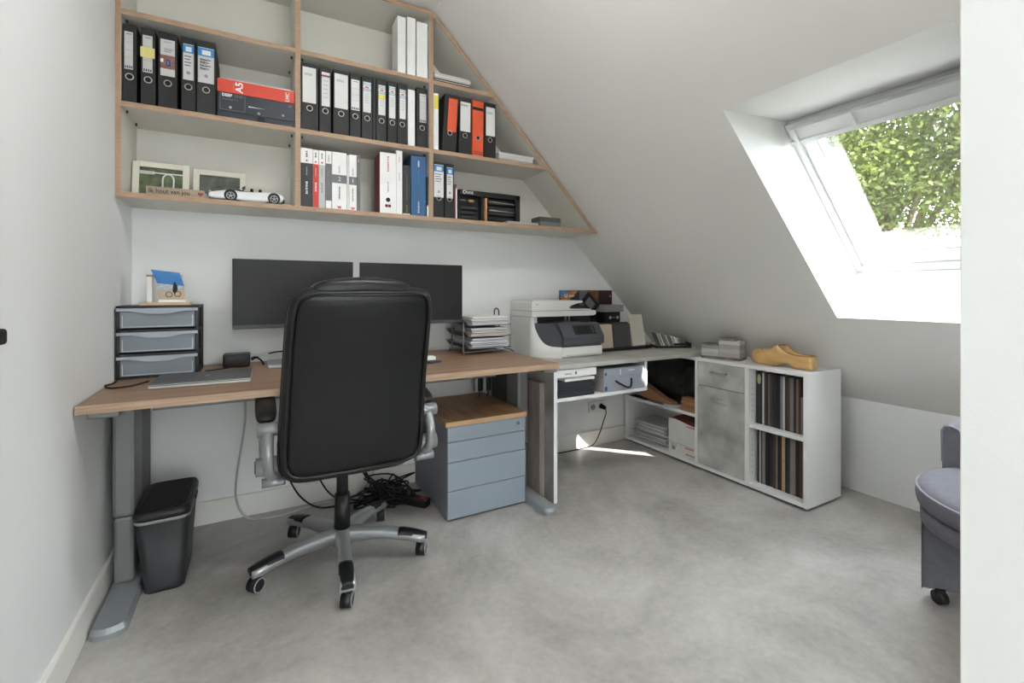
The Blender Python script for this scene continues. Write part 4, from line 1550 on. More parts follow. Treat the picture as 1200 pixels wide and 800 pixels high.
for k in range(3):
    z0, z1 = DZ + .012 + k * .0975, DZ + .012 + k * .0975 + .080
    dm = MB()
    dm.box(bx0 + .014, by0 - .002, z0, bx1 - .014, by0 + .001, z1 - .014)
    dm.box(bx0 + .014, by0 + .001, z0, bx1 - .014, by1 - .03, z0 + .003)
    dm.box(bx0 + .014, by0 + .001, z0, bx0 + .017, by1 - .03, z1 - .01)
    dm.box(bx1 - .017, by0 + .001, z0, bx1 - .014, by1 - .03, z1 - .01)
    d_ = dm.build('drawer', FROST, db)
    # wavy pull lip
    n_ = 24
    up = [(bx0 + .003 + (bx1 - bx0 - .006) * i / n_, z1) for i in range(n_ + 1)]
    lw = [(bx0 + .003 + (bx1 - bx0 - .006) * i / n_, z1 - .012 - .011 * math.exp(-((i / n_ - .5) / .24) ** 4)) for i in range(n_ + 1)]
    MB().prism(up + lw[::-1], 'y', by0 - .012, by0 - .0025).build('pull_lip', solid('frosted_lip', 162, 169, 178, .35), d_)
    fm = MB()
    xa, xb = bx0 + .02, bx1 - .02
    for q in ((xa, z0 + .004, xa + .003, z1 - .03), (xb - .003, z0 + .004, xb, z1 - .03), (xa, z0 + .003, xb, z0 + .006)):
        fm.box(q[0], by0 - .0032, q[1], q[2], by0 - .0021, q[3])
    fm.build('moulded_rim', solid('frosted_rim', 186, 192, 200, .4), d_)
# photo card stand on the drawer box
y = -.27
x0, x1 = onY(163.5, 357, y).x, onY(223.5, 357, y).x
zs = bz1 + .0004
cst = thing('card_stand', 'small oak stand holding photo cards on the drawer box', 'card holder', ((x0 + x1) / 2, y, zs))
OAK = mat('light_oak', rgb(186, 156, 120), .6, scale=6, stretch=(1, 20, 20), col2=rgb(214, 186, 150))
box(x0, y - .012, zs, x1, y + .045, zs + .012, bev=.001).build('base', OAK, cst)
box(x0 + .022, y + .012, zs + .012, x0 + .040, y + .03, zs + .120, bev=.001).build('upright', PAPER, cst)
box(x0 + .020, y + .010, zs + .120, x0 + .044, y + .032, zs + .128, bev=.001).build('upright_cap', PEDWOOD, cst)
box(x0 + .0415, y + .014, zs + .012, x0 + .0445, y + .028, zs + .12).build('paper_strip', PAPERG, cst)


def leaned(yy, shear_):
    cm = MB()
    cm.M = Matrix(((1, 0, 0, 0), (0, 1, .03, -.03 * zs), (0, 0, 1, 0), (0, 0, 0, 1)))
    return cm


SAND = solid('print_sand', 190, 172, 150, .6)
SKYB = mat('print_sky', rgb(40, 108, 178), .5, scale=12, col2=rgb(72, 138, 200))
SEA = mat('print_surf', rgb(120, 140, 160), .5, scale=40, stretch=(1, 1, 6), col2=rgb(214, 216, 218))
xa, xb = x0 + .058, x1 - .022
quad_ = [(xa - .022, zs + .150), (xb - .018, zs + .138), (xb, zs + .075), (xb + .004, zs + .012), (xa + .006, zs + .012), (xa + .002, zs + .09)]
cm = leaned(y, 0).prism(quad_, 'y', y, y + .0014)
pc = tag(cm.build('photo_card', WHITEPR), 'beach photo card with blue sky and a cyclist on the sand', 'photo card')
leaned(y, 0).prism([(xa - .022, zs + .150), (xb - .018, zs + .138), (xb - .001, zs + .082), (xa + .001, zs + .092)], 'y', y - .0004, y - .0001).build('sky_print', SKYB, pc)
leaned(y, 0).prism([(xa + .001, zs + .092), (xb - .001, zs + .082), (xb, zs + .067), (xa + .003, zs + .062)], 'y', y - .0004, y - .0001).build('sea_print', SEA, pc)
leaned(y, 0).prism([(xa + .003, zs + .062), (xb, zs + .067), (xb + .003, zs + .022), (xa + .006, zs + .024)], 'y', y - .0004, y - .0001).build('sand_print', SAND, pc)
cyx = xa + (xb - xa) * .62
cyc = leaned(y, 0)
cyc.torus((cyx - .018, y - .0006, zs + .045), .011, .0014, n=16, k=5).torus((cyx + .012, y - .0006, zs + .047), .011, .0014, n=16, k=5)
cyc.prism([(cyx - .004, zs + .088), (cyx + .010, zs + .088), (cyx + .012, zs + .065), (cyx + .002, zs + .045), (cyx - .006, zs + .06)], 'y', y - .0009, y - .0005)
cyc.prism([(cyx - .002, zs + .097), (cyx + .005, zs + .097), (cyx + .006, zs + .088), (cyx - .003, zs + .088)], 'y', y - .0009, y - .0005)
cyc.build('cyclist_print', PRINTDARK, pc)
o = tag(box(x0 + .05, y + .012, zs + .0125, x1 - .03, y + .0135, zs + .13).build('photo_card', PAPERG), 'pale photo card standing behind the beach card', 'photo card')

# closed laptop
la = [onZ(173, 457, DZ), onZ(293.5, 447.5, DZ), onZ(294, 434, DZ), onZ(186, 440, DZ)]
LAPG = solid('laptop_grey', 146, 148, 150, .42, metal=.2, var=.01)
A, Bp = Vector(la[0]), Vector(la[1])
ex_ = (Bp - A).normalized()
ey_ = Vector((-ex_.y, ex_.x, 0))
W_, D_ = (Bp - A).length, .235
lt = thing('laptop', 'closed grey laptop lying on the desk', 'laptop', (A + ex_ * W_ / 2 + ey_ * D_ / 2))


def lap(z0, z1, ins=0.0, bev=.003):
    m = MB()
    m.M = Matrix(((ex_.x, ey_.x, 0, A.x), (ex_.y, ey_.y, 0, A.y), (0, 0, 1, 0), (0, 0, 0, 1)))
    return m.box(ins, ins, z0, W_ - ins, D_ - ins, z1, bev=bev)


LAPD = solid('laptop_lid', 88, 89, 92, .45, metal=.25, var=.01)
LAPS = solid('laptop_silver', 206, 206, 206, .35, metal=.3, var=.01)
lap(DZ + .0135, DZ + .0155, -.0008, .0004).build('lid_edge', LAPS, lt)
lap(DZ + .0015, DZ + .0105).build('base', LAPS, lt)
lap(DZ + .0107, DZ + .0128, .004, 0).build('gap', BLACKPL, lt)
lid = lap(DZ + .013, DZ + .0205, 0, .0025).build('lid', LAPD, lt)
lap(DZ + .0003, DZ + .0014, .02, 0).build('rubber_foot', BLACKPL, lt)
lm = MB()
lc = A + ex_ * W_ * .53 + ey_ * D_ * .5
for q in (-.006, .0, .006):
    lm.box(lc.x + q - .0012, lc.y - .01, DZ + .0206, lc.x + q + .0012, lc.y + .01, DZ + .0209)
lm.build('lid_emblem', solid('emblem_silver', 196, 196, 196, .3, metal=.8), lid)

# black docking puck
c_ = onZ(276, 427, DZ)
dkk = thing('docking_station', 'black rounded-square docking station on the desk', 'dock', (c_.x, -.135, DZ))
MB().pillow((.418, -.133, DZ + .031), .056, .056, .029, .22, .12, 'xyz', 48, 12).build('body', BLACKPL, dkk)
MB().cyl((.418, -.133, DZ + .0003), (.418, -.133, DZ + .006), .045, n=24).build('foot_ring', BLACKMATTE, dkk)
box(.38, -.172, DZ + .0592, .456, -.094, DZ + .0604, bev=.0005).build('top_plate', DARKPL, dkk)
WHITECAB = solid('white_cable', 200, 200, 198, .5)


def cable(name, pts, r, m, label, group=None, cat='cable'):
    return tag(MB().tube(pts, r, 7).build(name, m), label, cat, group)


cable('cable', [(.476, -.12, DZ + .03), (.495, -.12, DZ + .036), (.52, -.13, DZ + .02), (.53, -.16, DZ + .004)], .004, BLACKMATTE, 'short black plug cable beside the docking station')
o = cable('cable', [(.478, -.10, DZ + .02), (.51, -.1, DZ + .035), (.555, -.09, DZ + .046), (.60, -.08, DZ + .052), (.68, -.08, DZ + .05), (.75, -.09, DZ + .02)], .0035, BLACKMATTE,
          'black dock cable with a white sleeve running behind the chair')
MB().cyl((.508, -.1, DZ + .034), (.552, -.09, DZ + .046), .0065, n=10).build('sleeve', WHITEPR, o, label='white sleeve')
cable('cable', [(.402, -.185, DZ + .006), (.38, -.21, DZ + .005), (.33, -.24, DZ + .004), (.30, -.25, DZ + .004)], .003, BLACKMATTE, 'black cable from docking station to laptop')
p1, p2, p3, p4 = onZ(118, 452, DZ), onZ(130, 456, DZ), onZ(155, 453, DZ), onZ(178, 447.5, DZ)
cable('cable', [(.018, -.36, DZ + .004), (.02, -.42, DZ + .004), (p1.x + .02, p1.y - .03, DZ + .004), (p2.x, p2.y, DZ + .004), (p3.x, p3.y, DZ + .004), (p4.x - .01, p4.y, DZ + .004)], .0032, BLACKMATTE,
      'black looped cable lying on the desk at the left wall')
# second slim laptop behind the chair
q0 = onZ(314, 432, DZ)
o = thing('slim_tablet', 'slim silver laptop partly hidden behind the chair', 'laptop', (q0.x + .1, q0.y + .07, DZ))
box(q0.x, q0.y, DZ + .0004, q0.x + .28, q0.y + .19, DZ + .013, bev=.003).build('base', solid('silver_case', 206, 206, 206, .35, metal=.4), o)
box(q0.x + .001, q0.y + .001, DZ + .0132, q0.x + .279, q0.y + .189, DZ + .017, bev=.0015).build('lid', LAPG, o)

# ================================================================== LETTER TRAYS
tx0, tx1, ty0, ty1 = 1.535, 1.80, -.33, -.045
tr = thing('letter_tray', 'three-tier dark wire letter tray on splayed feet', 'letter tray', ((tx0 + tx1) / 2, -.19, DZ))
WIRE = solid('wire_grey', 120, 120, 122, .4, metal=.6)
MESH = solid('mesh_dark', 66, 66, 68, .5, metal=.3)
zl = [DZ + .035, DZ + .102, DZ + .165]
for zz in zl:
    tm = MB()
    tm.box(tx0, ty0, zz, tx1, ty1, zz + .002)
    tm.add([(tx0, ty0, zz), (tx0 - .028, ty0 - .005, zz + .03), (tx0 - .028, ty1, zz + .03), (tx0, ty1, zz)], [(0, 1, 2, 3)])
    tm.add([(tx0, ty1, zz), (tx1, ty1, zz), (tx1, ty1 + .02, zz + .03), (tx0, ty1 + .02, zz + .03)], [(0, 1, 2, 3)])
    t_ = tm.build('tier', MESH, tr)
    MB().tube([(tx0 - .028, ty1, zz + .03), (tx0 - .028, ty0 - .005, zz + .03), (tx0, ty0, zz), (tx1, ty0, zz), (tx1, ty1, zz)], .0025, 6, smooth_path=False).build('rim_wire', WIRE, t_)
for px, py in ((tx0 - .028, ty0 + .015), (tx0 - .028, ty1 - .10)):
    MB().box(px - .004, py - .003, DZ + .012, px + .004, py + .003, zl[2] + .036).build('post', WIRE, tr)
hoop = MB()
hoop.tube([(tx1 + .004, -.17, DZ + .015), (tx1 + .004, -.17, zl[2] + .05), (tx1 + .004, -.163, zl[2] + .078), (tx1 + .004, -.14, zl[2] + .086), (tx1 + .004, -.115, zl[2] + .078), (tx1 + .004, -.108, zl[2] + .05), (tx1 + .004, -.108, DZ + .015)], .004, 8)
hoop.build('hoop', DARKPL, tr)
MB().tube([(tx0 - .028, ty0 + .015, DZ + .016), (tx1, ty0 + .01, DZ + .02), (tx1, ty1, DZ + .02), (tx0 - .028, ty1 - .06, DZ + .016)], .003, 6, smooth_path=False).build('base_wire', WIRE, tr)
for px, py, dx, dy in ((tx0 - .028, ty0 + .015, -.004, -.03), (tx1, ty0 + .01, .012, -.026), (tx0 - .028, ty1 - .1, -.018, .016), (tx1, ty1 - .02, .012, .02)):
    MB().tube([(px, py, DZ + .018), (px + dx * .6, py + dy * .6, DZ + .012), (px + dx, py + dy, DZ + .0045)], .004, 7).build('foot', WIRE, tr)
GP = 'paper sheaves in the letter trays'
PINK = solid('paper_pink', 206, 182, 178, .8)
BLUP = solid('paper_bluish', 186, 196, 212, .8)
LAV = solid('paper_lavender', 198, 198, 214, .85)
for ti, (zz, ms) in enumerate(zip(zl, ([PAPER, BLUP, LAV, PAPER, LAV, PAPER], [PAPER, PINK, PAPER, PAPERG, PAPER], [PAPER, LAV, PAPER, PAPER]))):
    z = zz + .0025
    for k, m in enumerate(ms):
        th = ([.004, .006, .005, .0065, .005, .005][k] + .0015 * RNG.random()) * (1.6 if ti == 2 else 1)
        o = sheaf('paper_sheaf', tx0 + .012 + .01 * RNG.random(), ty0 - .004 + .008 * RNG.random(), tx1 - .014 - .008 * RNG.random(), ty1 - .01, z, th, m, rot=RNG.uniform(-.02, .02))
        tag(o, 'sheaf of paper lying in the %s tier of the wire tray' % ['bottom', 'middle', 'top'][ti], 'paper', GP)
        z += th + .0028

# ================================================================== PRINTER
pr = thing('printer', 'white office printer with charcoal front panel and small touch screen', 'printer', (2.15, -.2, RZ))
PRW = solid('printer_white', 226, 226, 222, .4, var=.006)
PRG = solid('printer_charcoal', 74, 78, 84, .45, var=.02)
PRD = solid('printer_dark', 44, 45, 48, .5)
px0, px1, pyf, pyb, pz0 = 1.952, 2.372, -.30, -.052, RZ + .001
zTop = 1.073
# body with an open throat: left cheek, floor block, back block
mb = MB()
mb.box(px0, pyf, pz0, px0 + .05, pyb, .974, bev=.006)
mb.box(px0 + .05, pyf + .16, pz0, px1, pyb, .974, bev=.006)
mb.box(px0 + .05, pyf, pz0, px1, pyf + .16, .80, bev=.004)
mb.build('body', PRW, pr)
# white skirt that swings forward from the left side to the paper drawer, its top edge curving down
sk = []
for k in range(25):
    f = k / 24
    ex2 = px0 + .001 + .111 * f ** 1.15
    ey2 = pyf + .002 - .169 * f ** .8
    ztop_ = .972 if f < .10 else .803 + .169 * max(0.0, (1 - (f - .10) / .90)) ** 4.2 * .75 if f > .12 else .95
    sk.append((ex2, ey2, ztop_))
vs = [(p[0], p[1], pz0) for p in sk] + [(p[0], p[1], p[2]) for p in sk]
n_ = len(sk)
mb = MB().add(vs, [(k, k + 1, n_ + k + 1, n_ + k) for k in range(n_ - 1)], True)
vs2 = [(p[0] + .004, p[1] + .003, p[2]) for p in sk]
mb.add([(p[0], p[1], p[2]) for p in sk] + vs2, [(k, k + 1, n_ + k + 1, n_ + k) for k in range(n_ - 1)])
mb.build('cheek', PRW, pr)
# charcoal bay block behind the skirt
pb = [(p[0] + .005, p[1] + .004) for p in sk[2:]] + [(px1 - .008, -.463), (px1 - .008, pyf + .06), (px0 + .03, pyf + .06)]
nb = len(pb)


def baytop(y_):
    return .850 + .085 * min(1.0, max(0.0, (y_ + .467) / .06)) + .012 * max(0.0, (y_ + .40))


mb = MB().add([(p[0], p[1], .80) for p in pb] + [(p[0], p[1], baytop(p[1])) for p in pb], [(k, (k + 1) % nb, nb + (k + 1) % nb, nb + k) for k in range(nb)] + [tuple(range(nb, 2 * nb))])
bay = mb.build('charcoal_bay', PRG, pr)
# tilted control panel with screen on the front
cpn = MB()
cpn.prism([(-.468, .812), (-.474, .818), (-.476, .858), (-.474, .862), (-.425, .932), (-.40, .938), (-.36, .938), (-.36, .82)], 'x', 2.074, px1 + .004)
cp = cpn.build('control_panel', PRG, pr)
e_ = Vector((0, .049, .07)).normalized()
nrm = Vector((0, -.07, .049)).normalized()


def onpanel(x0, x1, f0, f1, lift, th):
    b0 = Vector((0, -.474, .862))
    m = MB()
    vs = []
    for l_ in (lift, lift + th):
        for x_, f_ in ((x0, f0), (x1, f0), (x1, f1), (x0, f1)):
            q = b0 + e_ * (.0855 * f_) + nrm * l_
            vs.append((x_, q.y, q.z))
    return m.add(vs, [(0, 1, 2, 3), (4, 5, 6, 7), (0, 1, 5, 4), (1, 2, 6, 5), (2, 3, 7, 6), (3, 0, 4, 7)])


sc = onpanel(2.165, 2.325, .14, .88, .0002, .0012).build('screen_frame', BLACKPL, cp)
onpanel(2.19, 2.288, .22, .82, .0016, .0006).build('touch_screen', SCREEN, sc)
for k in range(3):
    onpanel(2.3, 2.309, .3 + k * .2, .38 + k * .2, .0016, .0005).build('key', PRINTGREY, sc)
# paper drawer
MB().prism([(-.455, pz0), (-.468, pz0 + .012), (-.468, .7995), (-.29, .7995), (-.29, pz0)], 'x', 2.066, px1 - .006).build('paper_drawer', PRW, pr)
box(2.10, -.4692, pz0 + .012, 2.32, -.4680, pz0 + .020, bev=.0004).build('drawer_grip', solid('printer_grip', 196, 197, 196, .5), pr)
# throat and output
box(px0 + .055, pyf + .07, .94, px1 - .06, pyf + .158, .972).build('throat', PRD, pr)
for k in range(2):
    box(px1 - .12 + k * .028, pyf + .062, .945, px1 - .108 + k * .028, pyf + .0695, .971).build('roller', PAPERG, pr)
# scanner lid with document feeder overhanging to the right
MB().prism([(px0 - .001, .976), (px1 + .045, .976), (px1 + .064, .983), (px1 + .068, .995), (px1 + .062, 1.0085), (px0 - .001, 1.0103)], 'y', pyf - .02, pyb).build('scanner_bed', PRW, pr)
box(px0 - .0015, pyf - .019, 1.0105, px1 + .03, pyb + .001, 1.0123).build('seam', PRINTGREY, pr)
fd = MB()
fd.prism([(px0, 1.0125), (2.40, 1.0125), (2.402, 1.018), (2.245, 1.021), (2.228, 1.03), (2.245, 1.042), (2.29, 1.055), (2.33, 1.06), (2.336, 1.066), (2.33, 1.0725), (px0 + .014, 1.0745), (px0 + .004, 1.071), (px0, 1.062)], 'y', pyf - .016, pyb - .002)
fd.build('document_feeder', PRW, pr)
box(2.25, pyf + .02, 1.0195, px1 + .05, pyb - .03, 1.026).build('feeder_tray', PRD, pr)
marks(3, (px0 + .028, pyf - .0166, 1.05), .011, (1, 0, 0), (0, 0, 1), PRINTGREY, pr)
box(px0 + .022, pyf - .0132, .812, px0 + .034, pyf - .0122, .818, bev=.0004).build('usb_slot', BLACKPL, pr)

# ================================================================== THINGS ON THE RETURN DESK
# display board leaning on the back wall behind the printer
y = -.045
x0, x1, zt = onY(656.5, 345, y).x, onY(717, 345, y).x, onY(687, 340, y).z
FOOD = mat('print_food', rgb(64, 42, 34), .5, scale=9, col2=rgb(150, 96, 66), detail=6)
po = tag(box(x0, y, RZ + .0005, x1, y + .012, zt, bev=.001).build('display_board', solid('board_slate', 70, 72, 74, .6)), 'printed display board with warm photographs against the back wall', 'display board')
w_ = x1 - x0
MB().prism([(x0, zt - .002), (x0 + .16, zt - .002), (x0 + .02, zt - .11), (x0, zt - .11)], 'y', y - .0012, y - .0003).build('hand_print', mat('print_tan', rgb(150, 96, 62), .6, scale=14, col2=rgb(206, 152, 112)), po)
MB().prism([(x0, zt - .001), (x0 + .07, zt - .001), (x0 + .02, zt - .035), (x0, zt - .05)], 'y', y - .0018, y - .0013).build('sky_print', PRINTBLUE, po)
box(x0 + .165, y - .0012, zt - .11, x0 + .24, y - .0003, zt - .002).build('slate_print', solid('print_slate', 120, 124, 128, .6), po)
box(x0 + .245, y - .0012, zt - .11, x0 + w_ * .72, y - .0003, zt - .002).build('food_print', FOOD, po)
box(x0 + w_ * .73, y - .0012, zt - .11, x1, y - .0003, zt - .002).build('dark_food_print', solid('print_maroon', 60, 34, 30, .6), po)
text('LI', (x0 + .035, y - .0022, zt - .038), .034, (1, 0, 0), (0, 0, 1), WHITEPR, po, bold=.0008)
marks(4, (x0 + .075, y - .0022, zt - .04), .02, (1, 0, 0), (0, 0, 1), WHITEPR, po)
text('+', (x1 - .03, y - .0016, zt - .045), .03, (1, 0, 0), (0, 0, 1), PAPERG, po)
# tilted black phone-like holder in front of it
hb = thing('tilted_holder', 'black angled bracket holder behind the printer', 'holder', (2.58, -.10, RZ))
mb = MB().box(2.50, -.13, RZ + .0005, 2.66, -.065, RZ + .02)
mb.cyl((2.58, -.098, RZ + .02), (2.58, -.098, .95), .015)
mb.build('foot_and_post', BLACKPL, hb)
mb = MB()
mb.M = Matrix.Translation((2.565, -.11, 1.045)) @ Matrix.Rotation(.75, 4, 'Y')
mb.box(-.075, -.012, -.04, .06, .012, .045, bev=.008)
mb.build('bracket', BLACKPL, hb)
mb = MB()
mb.M = Matrix.Translation((2.55, -.124, 1.04)) @ Matrix.Rotation(.75, 4, 'Y')
mb.box(-.045, -.004, -.028, .028, .001, .03, bev=.002)
mb.build('window', solid('bracket_grey', 112, 114, 118, .4), hb)
MB().cyl((2.58, -.11, .94), (2.57, -.112, 1.01), .013).build('neck', BLACKPL, hb)
# black box with two pale discs, grey carton lying on top
bb0, bb1 = 2.655, 2.80
o = thing('black_box', 'upright black box with a row of pale round symbols', 'box', ((bb0 + bb1) / 2, -.12, RZ))
kx = box(bb0, -.15, RZ + .0005, bb1, -.062, .985, bev=.002).build('carton', BLACKPL, o)
for fx in (.36, .82):
    MB().cyl((bb0 + .145 * fx, -.152, .945), (bb0 + .145 * fx, -.1502, .945), .011, n=18).build('pale_disc', PAPERG, kx)
for fx in (.53, .59, .65):
    MB().cyl((bb0 + .145 * fx, -.152, .945), (bb0 + .145 * fx, -.1502, .945), .003, n=10).build('pale_dot', PAPERG, kx)
o = tag(box(2.64, -.165, .9855, 2.82, -.062, 1.035, bev=.002).build('grey_carton', solid('carton_grey', 150, 148, 146, .7)), 'grey carton lying on the upright black box', 'box')
# dark tray with sample swatch panels
ty = -.345
st_ = thing('swatch_tray', 'long black tray holding swatch panels on the concrete-look top', 'tray', (2.78, -.28, RZ))
box(2.44, ty, RZ + .0005, 2.918, -.20, RZ + .022, bev=.003).build('tray', BLACKPL, st_)
GSW = 'swatch panels in the black tray'


def panel(u0, u1, vt, m, label, lean=.0, n=1, d=.012, yy=-.335):
    x0, x1 = onY(u0, 400, yy).x, onY(u1, 400, yy).x
    zt = onY((u0 + u1) / 2, vt, yy).z
    z0 = RZ + .0225
    mm = MB()
    mm.M = Matrix(((1, 0, lean, -lean * z0), (0, 1, .12, -.12 * z0), (0, 0, 1, 0), (0, 0, 0, 1)))
    mm.box(x0, yy, z0, x1, yy + d, zt, bev=.001)
    return tag(mm.build('material_swatch', m), label, 'swatch', GSW)


panel(704.5, 719, 380.5, solid('swatch_beige', 200, 184, 164, .7), 'beige swatch panel beside the printer', d=.05)
panel(721.5, 740, 379.5, solid('swatch_dark', 76, 76, 77, .7), 'dark grey swatch panel between beige and ivory panels', d=.05)
panel(742, 757, 368.5, solid('swatch_ivory', 208, 206, 192, .7), 'tall ivory swatch panel leaning at the end of the tray', lean=-.07, d=.010)
panel(740.5, 754.5, 369.5, solid('swatch_ivory2', 190, 187, 172, .7), 'ivory swatch panel tucked behind the tall ivory one', lean=-.07, d=.010, yy=-.32)
panel(690, 739, 378.5, solid('swatch_black', 46, 46, 46, .7), 'wide black swatch panel standing behind the beige and dark panels', d=.04, yy=-.262)
# leaning stone chips in a black rack
rk = thing('chip_rack', 'low black rack with leaning stone sample chips', 'rack', (3.04, -.40, RZ))
ra, rb_ = Vector((2.935, -.36, 0)), Vector((3.165, -.47, 0))
ed = (rb_ - ra).normalized()
en = Vector((ed.y, -ed.x, 0))


def rmat():
    return Matrix(((ed.x, -en.x, 0, ra.x), (ed.y, -en.y, 0, ra.y), (0, 0, 1, 0), (0, 0, 0, 1)))


mb = MB()
mb.M = rmat()
RL = (rb_ - ra).length
mb.box(0, 0, RZ + .0005, RL, .12, RZ + .006).box(0, 0, RZ + .006, .004, .12, RZ + .02).box(RL - .004, 0, RZ + .006, RL, .12, RZ + .035)
mb.box(0, -.0, RZ + .006, RL, .003, RZ + .016)
mb.box(RL * .5, -.003, RZ + .02, RL, .0, RZ + .034)
mb.build('rack', BLACKPL, rk)
CH = [solid('chip_%d' % i, c, c, c - 4, .6) for i, c in enumerate((176, 216, 140, 204, 120, 212, 226, 190, 150, 136))]
for k in range(10):
    mb = MB()
    sh_ = -.42
    M2 = Matrix(((1, 0, sh_, -sh_ * (RZ + .006)), (0, 1, 0, 0), (0, 0, 1, 0), (0, 0, 0, 1)))
    mb.M = rmat() @ M2
    x_ = .045 + k * .0185
    mb.box(x_, .006, RZ + .0065, x_ + (.012 if k not in (6, 9) else .016), .105, RZ + .105 - .0045 * k, bev=.001)
    tag(mb.build('stone_chip', CH[k]), ['pale', 'dark', 'mid grey'][k % 3] + ' stone chip leaning in the black rack', 'stone chip', 'stone chips in the rack')

# tile samples stacked on the white cabinet top
TZ = CH_ = .7095
e1 = Vector((.30, -.954, 0))
e2 = Vector((.954, .30, 0))
TO = Vector((2.975, -.702, 0))


def tile(a0, a1, b0, b1, z, th, m, label):
    mb = MB()
    mb.M = Matrix(((e1.x, e2.x, 0, TO.x), (e1.y, e2.y, 0, TO.y), (0, 0, 1, 0), (0, 0, 0, 1)))
    mb.box(a0, b0, z, a1, b1, z + th, bev=.001)
    return tag(mb.build('stone_tile', m), label, 'tile', 'tile samples on the cabinet')


MARB = mat('tile_marbled', rgb(86, 84, 80), .4, scale=14, col2=rgb(150, 146, 140), detail=8)
TG = [solid('tile_pale', 182, 180, 176, .6), solid('tile_mid', 160, 159, 156, .6), solid('tile_light', 196, 195, 192, .6), solid('tile_warm', 176, 168, 162, .6)]
z = TZ + .0005
tile(0, .235, 0, .125, z, .016, MARB, 'dark marbled tile at the bottom, under both tile stacks')
z += .0163
zz = z
for k, (m, th, lb) in enumerate(((TG[0], .022, 'pale tile lowest in the lower tile stack'), (TG[2], .023, 'light tile second in the lower tile stack'), (TG[1], .02, 'mid grey tile third in the lower tile stack'))):
    tile(.002, .108, .003, .12, zz, th, m, lb)
    zz += th + .0003
tile(.0, .106, .0, .118, zz, .009, MARB, 'thin dark marbled tile topping the lower tile stack')
zz = z
for k, (m, th, lb) in enumerate(((TG[3], .026, 'warm grey tile lowest in the higher tile stack'), (TG[0], .025, 'pale tile second in the higher tile stack'), (TG[1], .026, 'mid grey tile third in the higher tile stack'),
                                 (TG[2], .023, 'light tile fourth in the higher tile stack'))):
    tile(.1095, .232, .002, .108 - .003 * k, zz, th, m, lb)
    zz += th + .0003
tile(.118, .205, .004, .088, zz, .015, MARB, 'small dark marbled tile on top of the higher tile stack')

# varnished wooden clog
WOODC = mat('clog_wood', rgb(204, 160, 98), .32, scale=3, stretch=(10, 2, 10), col2=rgb(226, 186, 126), coat=.5)
YT, YH, XCG = -.985, -1.335, 3.075
TZc = TZ + .0006
botp = [(0, .036), (.04, .018), (.10, .005), (.17, .0), (.40, .0), (.46, .004), (.53, .018), (.60, .021), (.66, .015), (.71, .0), (.94, .0), (1, .004)]
topp = [(0, .050), (.03, .074), (.08, .086), (.16, .092), (.30, .098), (.40, .108), (.45, .118), (.485, .119), (.52, .112), (.58, .094), (.66, .080), (.76, .073), (.9, .073), (1, .074)]
rimp = [(.47, .119), (.5, .116), (.55, .100), (.6, .090), (.68, .079), (.78, .073), (.9, .073), (1, .074)]
widp = [(0, .008), (.03, .028), (.10, .043), (.22, .051), (.38, .050), (.52, .044), (.65, .039), (.8, .038), (.92, .036), (.97, .033), (1, .026)]
cl = thing('wooden_clog', 'varnished yellow wooden clog standing on the white cabinet', 'clog', (XCG, (YT + YH) / 2, TZ))
rings = []
NS = 72
for k in range(NS + 1):
    f = k / NS
    zb, zt_, hw = interp(botp, f), interp(topp, f), interp(widp, f)
    yy = YT + (YH - YT) * f
    xo = XCG + .010 * math.sin(math.pi * f)
    op = 0.0 if f < .47 or f > .955 else min(1.0, (f - .47) / .025, (.955 - f) / .02)
    H_ = zt_ - zb
    rim = zb + H_ * (.55 + .45 * min(1.0, max(0.0, (f - .30) / .17)))
    floor_ = zb + .014
    r = []
    for q in range(17):                                   # outside: from one rim under the sole to the other
        a = math.pi * q / 16
        c_, s_ = math.cos(a), math.sin(a)
        r.append((xo + hw * math.copysign(abs(c_) ** .45, c_), yy, rim - (rim - zb) * abs(s_) ** .45))
    wall = .008
    for q in range(1, 16):                                # top: domed over the toe, hollow behind the instep
        a = math.pi * q / 16
        c_, s_ = -math.cos(a), math.sin(a)
        dome = (xo + hw * math.copysign(abs(c_) ** .9, c_), rim + (zt_ - rim) * abs(s_) ** .7)
        hol = (xo + (hw - wall) * math.copysign(abs(c_) ** .35, c_), rim + .001 - (rim - floor_) * min(1.0, abs(s_) * 2.2) ** .8 if q not in (1, 15) else rim + .002)
        r.append((dome[0] * (1 - op) + hol[0] * op, yy, dome[1] * (1 - op) + hol[1] * op))
    rings.append([(p[0], p[1], p[2] + TZc) for p in r])
MB().loft(rings).build('shoe_body', WOODC, cl)
# brown rim of the opening
rimpts = []
for sgn in (-1, 1):
    fs_ = [.475 + (.955 - .475) * k / 14 for k in range(15)]
    if sgn > 0:
        fs_ = fs_[::-1]
    for f in fs_:
        rimpts.append((XCG + .010 * math.sin(math.pi * f) + sgn * (interp(widp, f) - .004), YT + (YH - YT) * f, TZc + interp(topp, f) + .0005))
MB().tube(rimpts, .0045, 6, smooth_path=False, closed=True).build('opening_rim', mat('clog_rim', rgb(150, 108, 66), .5, scale=6, col2=rgb(176, 132, 84)), cl)
GRN = solid('clog_green', 52, 92, 74, .5)
for (f, dx, rr) in ((.22, -.03, .008), (.27, -.024, .009), (.32, -.018, .008), (.33, -.028, .007)):
    yy = YT + (YH - YT) * f
    MB().pillow((XCG + dx + .006, yy, TZc + interp(topp, f) - .008), rr * .6, rr, .0035, .8, .8, 'xyz', 10, 6).build('painted_leaf', GRN, cl)
for f in (.36, .39):
    yy = YT + (YH - YT) * f
    MB().pillow((XCG - .016, yy, TZc + interp(topp, f) - .006), .011, .006, .004, .8, .8, 'xyz', 10, 6).build('painted_band', solid('clog_blue', 40, 78, 92, .5), cl)

